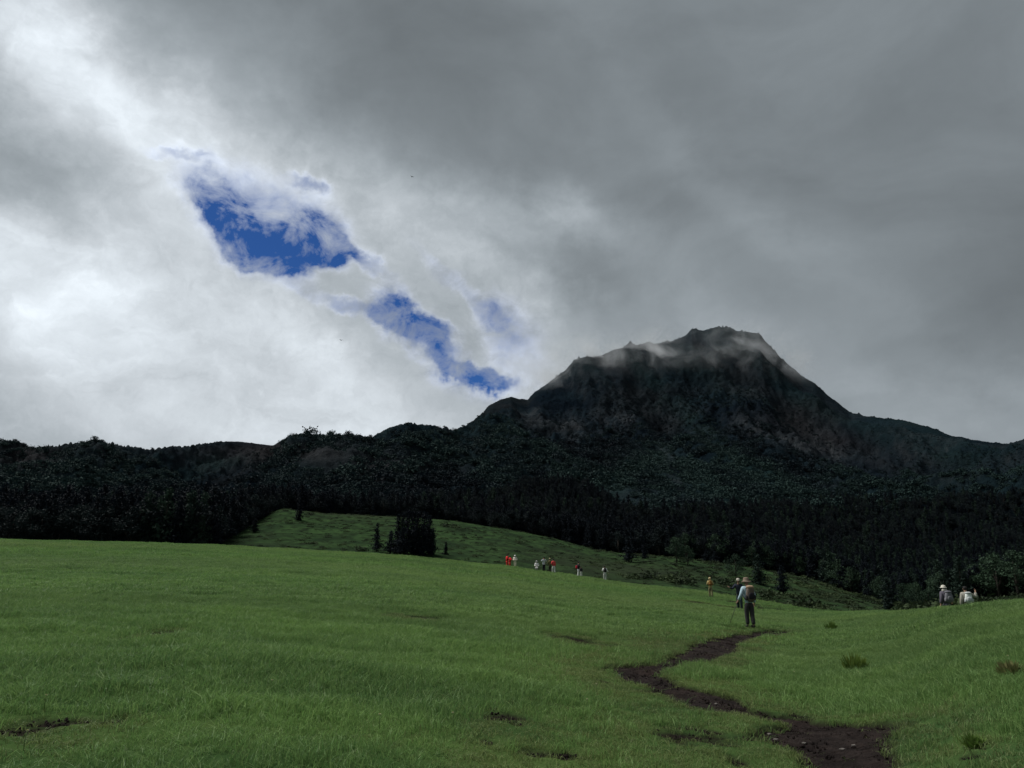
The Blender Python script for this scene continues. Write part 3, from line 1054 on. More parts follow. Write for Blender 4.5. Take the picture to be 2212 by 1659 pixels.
def tube_mesh(pts, rad, seg=6):
    V, Fc = [], []
    pts = [np.array(p, float) for p in pts]
    for i, (p, q) in enumerate(zip(pts, rad)):
        t = pts[min(i + 1, len(pts) - 1)] - pts[max(i - 1, 0)]
        t /= np.linalg.norm(t) + 1e-9
        a = np.cross(t, (0, 1, 0) if abs(t[1]) < 0.9 else (1, 0, 0)); a /= np.linalg.norm(a)
        b = np.cross(t, a)
        for j in range(seg):
            w = 2 * np.pi * j / seg
            V.append(p + (a * math.cos(w) + b * math.sin(w)) * q)
    for i in range(len(pts) - 1):
        for j in range(seg):
            Fc.append((i * seg + j, i * seg + (j + 1) % seg, (i + 1) * seg + (j + 1) % seg, (i + 1) * seg + j))
    k = len(V)
    V.append(pts[0]); V.append(pts[-1])
    for j in range(seg):
        Fc.append((k, (j + 1) % seg, j, k))
        m_ = (len(pts) - 1) * seg
        Fc.append((k + 1, m_ + j, m_ + (j + 1) % seg, k + 1))
    return V, Fc


def tri_quads(me_v, me_f):
    bm = bmesh.new()
    vs = [bm.verts.new(tuple(v)) for v in me_v]
    for f in me_f:
        ids = list(dict.fromkeys(f))
        try:
            bm.faces.new([vs[i] for i in ids])
        except ValueError:
            pass
    return bm


def bm_mesh(bm, name, mat, smooth=True):
    me = bpy.data.meshes.new(name)
    bm.to_mesh(me)
    bm.free()
    for p in me.polygons:
        p.use_smooth = smooth
    if mat:
        me.materials.append(mat)
    return me


def tube(name, pts, rad, mat, seg=6):
    return bm_mesh(tri_quads(*tube_mesh(pts, rad, seg)), name, mat)


def conifer(r, h=12.0, rad=2.3, start=0.12, levels=26, mat=None, ragged=0.35, limbs=7):
    V, Fc = [], []
    bend = r.normal(0, 0.15)
    lean = r.uniform(0, 6.28)
    for i in range(levels):
        t = i / (levels - 1)
        z0 = h * (start + (1 - start) * t)
        rr = rad * 1.25 * (1 - t) ** 0.62 * (0.75 + 0.25 * math.sin(t * 19 + bend * 9)) + 0.08
        if t < 0.12:
            rr *= 0.65 + t * 3
        nb_ = max(3, int(limbs * (1 - 0.5 * t)))
        for j in range(nb_):
            a = r.uniform(0, 6.28)
            L_ = rr * r.uniform(1 - ragged * 1.3, 1 + ragged * 0.6)
            steps = max(2, int(L_ / 0.55))
            for k_ in range(steps):
                q = (k_ + 0.6) / steps
                c = (math.cos(a) * L_ * q, math.sin(a) * L_ * q, z0 - 0.22 * L_ * q * q + 0.1 * L_ * q + r.normal(0, 0.12))
                cards(V, Fc, c, 5, 0.55 + 0.15 * (1 - t), r, 0.45)
    V.append((0, 0, h)); V.append((0.1, 0, h * 0.94)); V.append((-0.1, 0.05, h * 0.94)); V.append((0, 0, h * 0.93))
    k = len(V)
    Fc.append((k - 4, k - 3, k - 1, k - 2))
    crown = mesh_np('crown', V, Fc, mat or M_CONIFER, smooth=False)
    trunk = tube('trunk', [(0, 0, -0.8), (0.02, 0, h * .3), (0, 0.03, h * .65), (0, 0, h * .97)], [0.24, 0.18, 0.11, 0.02], M_BARK, 6)
    return trunk, crown


def broadleaf(r, h=7.0, rad=2.6, mat=None, start=0.25, nq=1300, qs=0.34):
    V, Fc = [], []
    nblob = 11
    limbs = []
    for i in range(nblob):
        a = r.uniform(0, 6.28)
        t = (i + 0.5) / nblob
        z = h * (start + (0.92 - start) * t)
        prof = math.sin(min(1, (t * 0.95 + 0.12)) * math.pi) ** 0.6
        d_ = rad * prof * r.uniform(0.25, 0.75)
        c = np.array([math.cos(a) * d_, math.sin(a) * d_, z])
        br = rad * r.uniform(0.3, 0.5) * (0.6 + 0.4 * prof)
        limbs.append((c, br))
        for _ in range(nq // nblob):
            v = r.normal(0, 1, 3); v /= np.linalg.norm(v)
            p = c + v * br * r.uniform(0.55, 1.1) * np.array([1, 1, 0.8])
            cards(V, Fc, p, 1, qs, r, 0.4)
    crown = mesh_np('crown', V, Fc, mat or M_BROAD, smooth=False)
    bm = tri_quads(*tube_mesh([(0, 0, -0.5), (0.05, 0, h * .3), (0, 0, h * .75)], [0.16, 0.12, 0.04], 6))
    tr = bm_mesh(bm, 'trunk', M_BARK)
    b2 = bmesh.new()
    b2.from_mesh(tr)
    for c, br in limbs[::2]:
        bb = tri_quads(*tube_mesh([(0, 0, h * 0.22), tuple(c * 0.6 + np.array([0, 0, h * .1])), tuple(c)], [0.07, 0.05, 0.02], 5))
        tm = bpy.data.meshes.new('limb'); bb.to_mesh(tm); bb.free()
        b2.from_mesh(tm)
        bpy.data.meshes.remove(tm)
    b2.to_mesh(tr); b2.free()
    return tr, crown


def shrub_mesh(r, rad=1.0, n_=150, qs=0.34, mat=None, tall=0.8):
    V, Fc = [], []
    lob = [(r.normal(0, .38, 2), r.uniform(.45, .75)) for _ in range(5)]
    for _ in range(n_):
        o_, q = lob[r.integers(0, 5)]
        v = r.normal(0, 1, 3); v /= np.linalg.norm(v); v[2] = abs(v[2])
        p = np.array([o_[0], o_[1], 0]) * rad + v * q * rad * r.uniform(.8, 1.05) * np.array([1, 1, tall])
        cards(V, Fc, p, 1, qs * rad, r, 0.6)
    return mesh_np('foliage', V, Fc, mat or M_SHRUB, smooth=False)


rt = np.random.default_rng(19)
CON = [conifer(rt, 12, 2.0 + 0.5 * (i % 3), 0.06 + 0.05 * (i % 3), 24, M_CONIFER, 0.3 + 0.1 * (i % 2)) for i in range(6)]
LAR = [conifer(rt, 9, 2.0 + 0.4 * i, 0.04, 20, M_CONIFER2, 0.45, 6) for i in range(3)]
BRD = [broadleaf(rt, 6.5, 2.4 + 0.3 * i) for i in range(4)]


def join_mesh(parts, name):
    bm = bmesh.new()
    mats = []
    for p in parts:
        s0 = len(bm.faces)
        bm.from_mesh(p)
        bm.faces.ensure_lookup_table()
        if p.materials[0] not in mats:
            mats.append(p.materials[0])
        mi = mats.index(p.materials[0])
        for f in bm.faces[s0:]:
            f.material_index = mi
    me = bpy.data.meshes.new(name)
    bm.to_mesh(me)
    bm.free()
    for m_ in mats:
        me.materials.append(m_)
    return me


M_BDARK = mat_leaf('dark_broad_leaves', (0.005, 0.009, 0.012), (0.013, 0.022, 0.022), 0.03, obj_rand=0.4)
BDK = [broadleaf(rt, 6.5, 2.5 + 0.3 * i, M_BDARK) for i in range(3)]
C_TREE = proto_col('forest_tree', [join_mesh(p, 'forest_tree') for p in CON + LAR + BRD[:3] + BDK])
C_SHR = proto_col('mountain_shrub', [shrub_mesh(rt, 1.0, 170, 0.32) for _ in range(5)])
C_HSHR = proto_col('hill_shrub', [shrub_mesh(rt, 1.0, 150, 0.3, M_HSHRUB, 0.7) for _ in range(4)])
HSM = [shrub_mesh(rt, 1.0, 200, 0.26, M_HSHRUB, 0.75) for _ in range(3)]


def ground_z(x, y):
    return float(H(np.array([x]), np.array([y]))[0])


# forest: sample, take the nearest as single trees, the rest as one mass
r = np.random.default_rng(29)
N = 60000
y = np.sqrt(r.uniform(165 ** 2, 1150 ** 2, N))
s = r.uniform(-0.74, 0.74, N)
x = s * y
z = base_h(x, y)
e = (z - CAMZ) / y
lim = np.interp(s, ts, te) + 0.012 * fbm(x, y, 0.012, 3, 201)
ok = (y > forest_start(s) + 4 * fbm(x, y, 0.06, 2, 203)) & (e < lim) & (e > -0.2)
ok &= r.uniform(0, 1, N) < np.where(y < 420, 1.0, 0.75)
x, y, s, z = x[ok], y[ok], s[ok], z[ok]
# extra dense edge rows
ex_s = r.uniform(-0.72, 0.72, 2600)
ex_y = forest_start(ex_s) + r.uniform(0, 34, 2600)
ex_x = ex_s * ex_y
x, y, s = np.r_[x, ex_x], np.r_[y, ex_y], np.r_[s, ex_s]
z = base_h(x, y)
e = (z - CAMZ) / y
hgt = np.where(y < 260, 10.8, 11.2) + r.normal(0, 1.5, len(x)) + 2.0 * fbm(x, y, 0.02, 2, 207)
hgt = np.where(s > 0.30, hgt * 0.85, hgt)
depth_in = y - forest_start(s)
front = np.where(depth_in < 13)[0]
# spread the singles out: prefer the most front ones
order = front[np.argsort(y[front] * (1 + 0.3 * r.uniform(0, 1, len(front))))]
taken = []
cell = {}
for i in order:
    key = (int(x[i] // 3.0), int(y[i] // 5.0))
    if key in cell:
        continue
    cell[key] = 1
    taken.append(i)
    if len(taken) >= 225:
        break
taken = np.array(taken)
mask = np.ones(len(x), bool)
mask[taken] = False
rest = np.where(mask)[0]
larchy = (fbm(x, y, 0.011, 2, 211) > 0.12) | (s > 0.33)
pr = np.where(larchy & (r.uniform(0, 1, len(x)) < 0.35), 6 + r.integers(0, 3, len(x)), r.integers(0, 6, len(x)))
rnd_ = (s > 0.22) & (depth_in < 60) & (r.uniform(0, 1, len(x)) < 0.35)
far_ = (e > np.interp(s, ts, te) - 0.07) & (r.uniform(0, 1, len(x)) < 0.55) if len(e) == len(x) else np.zeros(len(x), bool)
pr = np.where(far_, 12 + r.integers(0, 3, len(x)), pr)
pr = np.where(rnd_, 9 + r.integers(0, 3, len(x)), pr)
bh = np.where(pr < 6, 12.0, np.where(pr < 9, 9.0, 8.0))
sc1 = hgt / bh
sz = np.stack([sc1 * r.uniform(.9, 1.15, len(x)), sc1 * r.uniform(.9, 1.15, len(x)), sc1], 1)
rot = np.stack([r.normal(0, .03, len(x)), r.normal(0, .03, len(x)), r.uniform(0, 6.28, len(x))], 1)
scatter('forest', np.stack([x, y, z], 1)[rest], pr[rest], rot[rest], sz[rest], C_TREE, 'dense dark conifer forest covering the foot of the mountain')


def place_tree(kind, i, loc, hscale, rz, label, group, name, cat='tree', wide=1.0):
    tr, cr = (CON + LAR + BRD[:3] + BDK)[i] if kind is None else kind[i]
    rt_ = empty(name, loc, rz)
    rt_.scale = (hscale * wide, hscale * wide, hscale)
    tag(rt_, label, cat, group)
    obj('trunk', tr, rt_)
    obj('crown', cr, rt_)
    return rt_


for i in taken:
    if s[i] < -0.33:
        lab, grp = 'dark conifer in the dense forest edge behind the left of the meadow', 'conifers along the left forest edge'
    elif s[i] < 0.12:
        lab, grp = 'dark conifer in the forest edge behind the top of the green hillside', 'conifers along the forest edge above the hillside'
    else:
        lab, grp = 'dark conifer in the lower right forest edge behind the walkers', 'conifers along the right forest edge'
    nm = 'conifer_tree' if pr[i] < 6 else ('larch_tree' if pr[i] < 9 else 'broadleaf_tree')
    if pr[i] >= 12:
        lab, grp = 'dark rounded tree among the conifers of the forest edge', 'dark rounded trees in the forest edge'
    elif pr[i] >= 9:
        lab, grp = 'rounded green broadleaf tree in the lower right forest edge behind the walkers', 'broadleaf trees along the right forest edge'
    place_tree(None, int(pr[i]), (x[i], y[i], z[i]), float(sc1[i]), float(rot[i, 2]), lab, grp, nm)


def hill_hit(px, py, ymin=150, ymax=430):
    s_, e_ = se(px, py)
    s_, e_ = float(s_), float(e_)
    ys = np.linspace(ymin, ymax, 1500)
    zz = base_h(s_ * ys, ys)
    ok_ = np.where(zz >= CAMZ + e_ * ys)[0]
    yv = ys[ok_[0]] if len(ok_) else float(hill_y(np.array([s_]))[0])
    return s_ * yv, yv, float(base_h(np.array([s_ * yv]), np.array([yv]))[0])


def dist_h(px_h, yv):
    return px_h * K * yv / F * 1.03


# single trees and shrubs that can be told apart: kind, index, x, base y, height (photo px), width factor, label
SINGLE = [
    ('c', 1, 813, 1192, 58, 1.0, 'narrow dark conifer standing apart at the left of the tree clump on the hillside', 'conifer_tree'),
    ('c', 0, 858, 1196, 78, 1.1, 'dark conifer at the left side of the tall clump on the hillside', 'conifer_tree'),
    ('c', 2, 880, 1199, 90, 1.0, 'tallest dark conifer in the middle of the hillside clump', 'conifer_tree'),
    ('c', 3, 901, 1199, 86, 1.1, 'broad dark conifer right of the tallest one in the hillside clump', 'conifer_tree'),
    ('c', 4, 926, 1199, 80, 1.1, 'dark conifer at the right end of the hillside clump', 'conifer_tree'),
    ('c', 5, 843, 1198, 48, 1.3, 'low bushy conifer in front of the left side of the hillside clump', 'conifer_tree'),
    ('c', 1, 912, 1201, 62, 1.2, 'shorter dark conifer in front of the right half of the hillside clump', 'conifer_tree'),
    ('c', 2, 868, 1202, 58, 1.2, 'shorter dark conifer in front of the middle of the hillside clump', 'conifer_tree'),
    ('c', 0, 891, 1196, 84, 1.2, 'dark conifer filling the middle of the clump between the two tallest ones', 'conifer_tree'),
    ('c', 5, 915, 1196, 84, 1.1, 'dark conifer behind the right half of the hillside clump', 'conifer_tree'),
    ('c', 3, 869, 1196, 82, 1.0, 'dark conifer behind the left half of the hillside clump', 'conifer_tree'),
    ('c', 4, 934, 1201, 56, 1.1, 'low dark conifer at the lower right corner of the hillside clump', 'conifer_tree'),
    ('c', 3, 963, 1198, 26, 1.7, 'small cone-shaped conifer right of the clump on the hillside', 'conifer_tree'),
    ('c', 4, 549, 1150, 28, 1.8, 'small round-topped conifer on the upper left end of the hillside', 'conifer_tree'),
    ('c', 0, 645, 1124, 44, 1.3, 'lone dark conifer on the hillside crest below the forest edge', 'conifer_tree'),
    ('c', 1, 1358, 1214, 52, 1.5, 'dark pointed conifer on the slope above the walkers in white and yellow', 'conifer_tree'),
    ('c', 3, 1392, 1206, 32, 1.5, 'shorter conifer beside the dark pointed one above the slope', 'conifer_tree'),
    ('b', 0, 1462, 1216, 56, 1.1, 'pale green broad tree on the slope left of the walker in yellow', 'broadleaf_tree'),
    ('b', 1, 1486, 1222, 44, 1.1, 'pale green tree just right of the broad tree on the slope', 'broadleaf_tree'),
    ('c', 2, 1527, 1214, 26, 1.6, 'tiny dark conifer above the walker in yellow', 'conifer_tree'),
    ('c', 5, 1545, 1216, 24, 1.6, 'tiny dark conifer just right of the one above the walker in yellow', 'conifer_tree'),
    ('b', 2, 1590, 1246, 48, 1.2, 'green tree behind the walker in the dark jacket', 'broadleaf_tree'),
    ('l', 0, 1640, 1262, 58, 1.4, 'green larch directly behind the bucket hat walker', 'larch_tree'),
    ('c', 4, 1692, 1282, 54, 1.5, 'dark cone-shaped conifer right of the bucket hat walker', 'conifer_tree'),
    ('b', 3, 1800, 1262, 66, 1.1, 'tall pale green tree in the forest edge above the open slope', 'broadleaf_tree'),
    ('l', 1, 1842, 1270, 56, 1.3, 'green larch right of the tall pale tree in the forest edge', 'larch_tree'),
    ('b', 0, 1768, 1252, 58, 1.0, 'green tree left of the tall pale tree in the forest edge', 'broadleaf_tree'),
    ('l', 2, 1905, 1296, 52, 1.3, 'green larch at the lower end of the open slope', 'larch_tree'),
    ('b', 1, 1955, 1322, 60, 1.1, 'dark green tree at the valley bottom right of the open slope', 'broadleaf_tree'),
    ('l', 0, 1922, 1322, 66, 1.3, 'dark larch at the valley bottom beside the open slope', 'larch_tree'),
    ('b', 2, 2010, 1318, 44, 1.5, 'round bushy tree left of the walker with the grey backpack', 'broadleaf_tree'),
    ('l', 1, 2082, 1300, 84, 1.1, 'slender pale larch behind the two walkers on the right', 'larch_tree'),
    ('b', 3, 2160, 1290, 92, 1.2, 'large green tree right of the two walkers on the right', 'broadleaf_tree'),
    ('b', 0, 2200, 1288, 98, 1.2, 'large green tree at the right edge of the photo', 'broadleaf_tree'),
    ('b', 1, 2125, 1292, 70, 1.1, 'green tree between the right-hand walker and the large trees', 'broadleaf_tree'),
]
for (k_, i, px, py, ph, wd, lab, nm) in SINGLE:
    lo_y = {True: 170.0}.get(True)
    hx_, hy_, hz_ = hill_hit(px, py)
    lst, hh = {'c': (CON, 12.0), 'l': (LAR, 9.0), 'b': (BRD, 6.7)}[k_]
    sc_ = dist_h(ph, hy_) / hh
    place_tree(lst, i, (hx_, hy_, hz_ - 0.2), sc_, random.uniform(0, 6), lab, None, nm, wide=wd)

SHR = [(620, 1186, 11, 'small dark bush on the hillside just above the meadow crest'), (775, 1190, 14, 'dark bush left of the conifer clump, near the crest'),
       (700, 1186, 6, 'tiny dark bush low on the hillside between two larger bushes'), (560, 1180, 6, 'tiny bush at the foot of the hillside on the left'),
       (1120, 1172, 10, 'grey green bush on the right shoulder of the hillside'), (985, 1141, 10, 'pale bush on the hillside top right of the clump'),
       (960, 1138, 11, 'pale bush on the hillside top nearest the clump'), (1440, 1256, 24, 'rounded bush below the broad tree on the slope'),
       (1400, 1250, 22, 'rounded bush at the crest right of the walker in white'), (1365, 1250, 15, 'low bush at the crest beside the walker in white'),
       (1480, 1262, 26, 'dense bush at the crest left of the walker in yellow'), (1560, 1262, 20, 'rounded bush right of the walker in yellow'),
       (1652, 1290, 24, 'rounded bush just right of the bucket hat'), (1728, 1310, 30, 'dark rounded bush at the crest below the cone-shaped conifer'),
       (1760, 1316, 20, 'low bush at the crest on the left of the open slope'), (1995, 1322, 34, 'large rounded bush at the right end of the valley'),
       (2060, 1312, 36, 'dark bush behind the two walkers on the right'), (2135, 1306, 30, 'low bush right of the walker with the white backpack')]
for (px, py, ph, lab) in SHR:
    hx_, hy_, hz_ = hill_hit(px, py)
    sc_ = dist_h(ph, hy_) / 0.95
    o = obj('bush', random.choice(HSM), None, (hx_, hy_, hz_ - 0.1), (0, 0, random.uniform(0, 6)), (sc_ * 1.25, sc_ * 1.25, sc_))
    tag(o, lab, 'bush')

# scattered low scrub on the hillside
r = np.random.default_rng(37)
N = 9000
y = np.sqrt(r.uniform(170 ** 2, 400 ** 2, N)); s = r.uniform(-0.45, 0.72, N); x = s * y
right = sstep(0.05, 0.4, s)
dn = fbm(x, y, 0.03, 3, 301)
ok = (y < forest_start(s) + 5) & (r.uniform(0, 1, N) < (0.42 + 0.3 * right + 0.55 * sstep(0.0, 0.35, dn)))
x, y, right = x[ok], y[ok], right[ok]
z = base_h(x, y)
q = (0.28 + 0.75 * r.uniform(0, 1, len(x)) ** 2.2) * (1 + 0.9 * right)
scatter('hillside_scrub', np.stack([x, y, z - .05], 1), r.integers(0, 4, len(x)), np.stack([0 * x, 0 * x, r.uniform(0, 6, len(x))], 1),
        np.stack([q * 1.3, q * 1.3, q * .85], 1), C_HSHR, 'low scrub dotted over the hillside')

# mountain scrub
r = np.random.default_rng(41)
N = 120000
y = np.sqrt(r.uniform(430 ** 2, 1570 ** 2, N)); s = r.uniform(-0.74, 0.74, N); x = s * y
Yr = ridge_y(s)
tq = y / Yr
dn = fbm(x, y, 0.007, 4, 311) + 0.5 * fbm(x, y, 0.03, 2, 313) - 0.15 * sstep(0.3, 0.7, fbm(x + 0.25 * y, y * 0.35, 0.0042, 3, 51, ridged=True))
ok = (y < Yr + 2) & (r.uniform(0, 1, N) < np.clip(0.75 + 1.3 * dn - 0.6 * sstep(0.75, 1.0, tq), 0.04, 1))
x, y, s, tq = x[ok], y[ok], s[ok], tq[ok]
z = base_h(x, y)
e = (z - CAMZ) / y
ok = (e > np.interp(s, ts, te) - 0.012) & (r.uniform(0, 1, len(e)) > 1.0 * rocks(s, e))
x, y, z, tq, s, e = x[ok], y[ok], z[ok], tq[ok], s[ok], e[ok]
tone = np.clip((0.7 + 0.9 * fbm(x, y, 0.02, 3, 19)) * lush(s, e) + 0.5 * sstep(0.2, 0.75, fbm(x + 0.25 * y, y * 0.35, 0.0042, 3, 51, ridged=True)) + 0.35 * sstep(0.1, 0.7, fbm(x - 0.1 * y, y * 0.5, 0.013, 4, 57, ridged=True)) + 0.35 * fbm(x, y, 0.05, 2, 77) + r.normal(0, 0.1, len(x)), 0, 1)  # lush growth, plus painted relief shading: pale crests, dark gullies
q = r.uniform(1.3, 3.1, len(x)) * (1 + 0.8 * (1 - sstep(0.55, 0.75, tq)) * sstep(0.0, 0.3, r.uniform(0, 1, len(x)))) * (1 - 0.7 * sstep(0.68, 0.93, tq)) * (1 + 0.5 * (r.uniform(0, 1, len(x)) > .9) * (tq < 0.8))
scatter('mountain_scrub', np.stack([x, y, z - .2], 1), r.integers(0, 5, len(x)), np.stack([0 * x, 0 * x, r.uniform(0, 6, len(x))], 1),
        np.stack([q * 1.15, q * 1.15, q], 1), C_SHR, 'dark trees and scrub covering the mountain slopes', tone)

# ------------------------------------------------------------------ mist on the summit
def mist():
    cx_s, ce_ = se(1450, 770)
    Yv = 1400.0
    m = bpy.data.materials.new('mist')
    m.use_nodes = True
    nt = m.node_tree
    nt.nodes.remove(nt.nodes['Principled BSDF'])
    nb = NB(nt)
    pv = nt.nodes.new('ShaderNodeVolumePrincipled')
    pv.inputs['Color'].default_value = (0.78, 0.81, 0.84, 1)
    pv.inputs['Anisotropy'].default_value = 0.3
    nt.links.new(pv.outputs[0], nt.nodes['Material Output'].inputs['Volume'])
    P = pos(nb)
    n = nb.noise(P, 0.013, 6, 0.65, 0.6)
    px_, py_, pz_ = nb.sep(P)
    acc = None
    for (px, py, rx, ry, yv, w) in [(1290, 792, 90, 30, 1370, 1.0), (1205, 832, 55, 24, 1310, 0.8), (1370, 790, 75, 34, 1390, 0.9), (1470, 795, 90, 34, 1400, 0.6), (1455, 742, 60, 14, 1450, 0.5),
                                    (1595, 742, 55, 22, 1440, 0.7), (1640, 800, 70, 40, 1400, 0.5), (1120, 862, 60, 14, 1230, 0.45), (1560, 800, 60, 30, 1380, .3)]:
        s_, e_ = se(px, py)
        c = (float(s_) * yv, yv, CAMZ + float(e_) * yv)
        ux, uz = rx * K / F * yv, ry * K / F * yv
        a = nb.m('DIVIDE', nb.m('SUBTRACT', px_, c[0]), ux)
        b = nb.m('DIVIDE', nb.m('SUBTRACT', py_, c[1]), 60.0)
        c_ = nb.m('DIVIDE', nb.m('SUBTRACT', pz_, c[2]), uz)
        r2 = nb.m('ADD', nb.m('MULTIPLY', a, a), nb.m('ADD', nb.m('MULTIPLY', b, b), nb.m('MULTIPLY', c_, c_)))
        g = nb.m('MULTIPLY', nb.m('EXPONENT', nb.m('MULTIPLY', r2, -0.9)), w)
        acc = g if acc is None else nb.m('ADD', acc, g)
    dens = nb.m('MULTIPLY', acc, nb.mr(n, 0.46, 0.68))
    nb._in(pv.inputs['Density'], nb.m('MULTIPLY', dens, 0.08))
    s0, s1 = float(se(1010, 800)[0]), float(se(1800, 800)[0])
    e0, e1 = float(se(1450, 890)[1]), float(se(1450, 670)[1])
    bm = bmesh.new()
    vs = []
    for yv in (1150.0, 1560.0):
        for (sx_, ez) in ((s0, e0), (s1, e0), (s1, e1), (s0, e1)):
            vs.append(bm.verts.new((sx_ * 1400, yv, CAMZ + ez * 1400)))
    for f in ((0, 1, 2, 3), (4, 7, 6, 5), (0, 4, 5, 1), (1, 5, 6, 2), (2, 6, 7, 3), (3, 7, 4, 0)):
        bm.faces.new([vs[i] for i in f])
    me = bm_mesh(bm, 'mist', m, False)
    tag(obj('mist', me), 'thin wisps of grey mist drifting over the summit and its left shoulder', kind='stuff')


mist()


# ------------------------------------------------------------------ people
def skin(name, joints, edges, mat, parent=None, root=0, sub=1):
    """joints: list of (xyz, (rx, ry)); grows one continuous surface round the skeleton"""
    me = bpy.data.meshes.new(name + '_skeleton')
    me.from_pydata([j[0] for j in joints], edges, [])
    o = bpy.data.objects.new(name + '_skeleton', me)
    COL.objects.link(o)
    o.modifiers.new('skin', 'SKIN')
    sl = me.skin_vertices[0].data if me.skin_vertices else None
    if sl is None:
        bm = bmesh.new(); bm.from_mesh(me); bm.verts.layers.skin.verify(); bm.to_mesh(me); bm.free()
        sl = me.skin_vertices[0].data
    for i, j in enumerate(joints):
        rr = j[1]
        sl[i].radius = rr if isinstance(rr, tuple) else (rr, rr)
        sl[i].use_root = (i == root)
    o.modifiers['skin'].use_smooth_shade = True
    ss = o.modifiers.new('sub', 'SUBSURF')
    ss.levels = ss.render_levels = sub
    dg = bpy.context.evaluated_depsgraph_get()
    res = bpy.data.meshes.new_from_object(o.evaluated_get(dg))
    bpy.data.objects.remove(o)
    bpy.data.meshes.remove(me)
    res.name = name
    res.materials.clear()
    res.materials.append(mat)
    for p in res.polygons:
        p.use_smooth = True
    return obj(name, res, parent)


def lathe(name, prof, mat, parent=None, seg=20, loc=(0, 0, 0), sxy=(1, 1), wav=0.0, rot=None):
    bm = bmesh.new()
    rings = []
    for (rr, z) in prof:
        ring = []
        for j in range(seg):
            a = 2 * math.pi * j / seg
            w = wav * math.sin(a * 3 + rr * 20) * (rr > 0.115)
            ring.append(bm.verts.new((math.cos(a) * rr * sxy[0], math.sin(a) * rr * sxy[1], z + w)))
        rings.append(ring)
    for a, b in zip(rings[:-1], rings[1:]):
        for j in range(seg):
            bm.faces.new((a[j], a[(j + 1) % seg], b[(j + 1) % seg], b[j]))
    bm.faces.new(rings[-1])
    me = bm_mesh(bm, name, mat)
    return obj(name, me, parent, loc, rot)


def blob(name, size, mat, parent=None, loc=(0, 0, 0), rot=None, power=3.0, taper=0.0, seg=(16, 10), wrinkle=0.0):
    """rounded soft box (superellipsoid)"""
    bm = bmesh.new()
    bmesh.ops.create_uvsphere(bm, u_segments=seg[0], v_segments=seg[1], radius=1)
    for v in bm.verts:
        c = v.co
        k = (abs(c.x) ** power + abs(c.y) ** power + abs(c.z) ** power) ** (1 / power)
        c = c / k
        t = 1 - taper * (c.z * 0.5 + 0.5)
        w = 1 + wrinkle * math.sin(c.z * 9 + c.x * 5)
        v.co = Vector((c.x * size[0] * t * w, c.y * size[1] * t * w, c.z * size[2]))
    return obj(name, bm_mesh(bm, name, mat), parent, loc, rot)


SKIN = cloth((0.36, 0.22, 0.16), 0.6, 0.08)
BLACK = cloth((0.012, 0.012, 0.014))


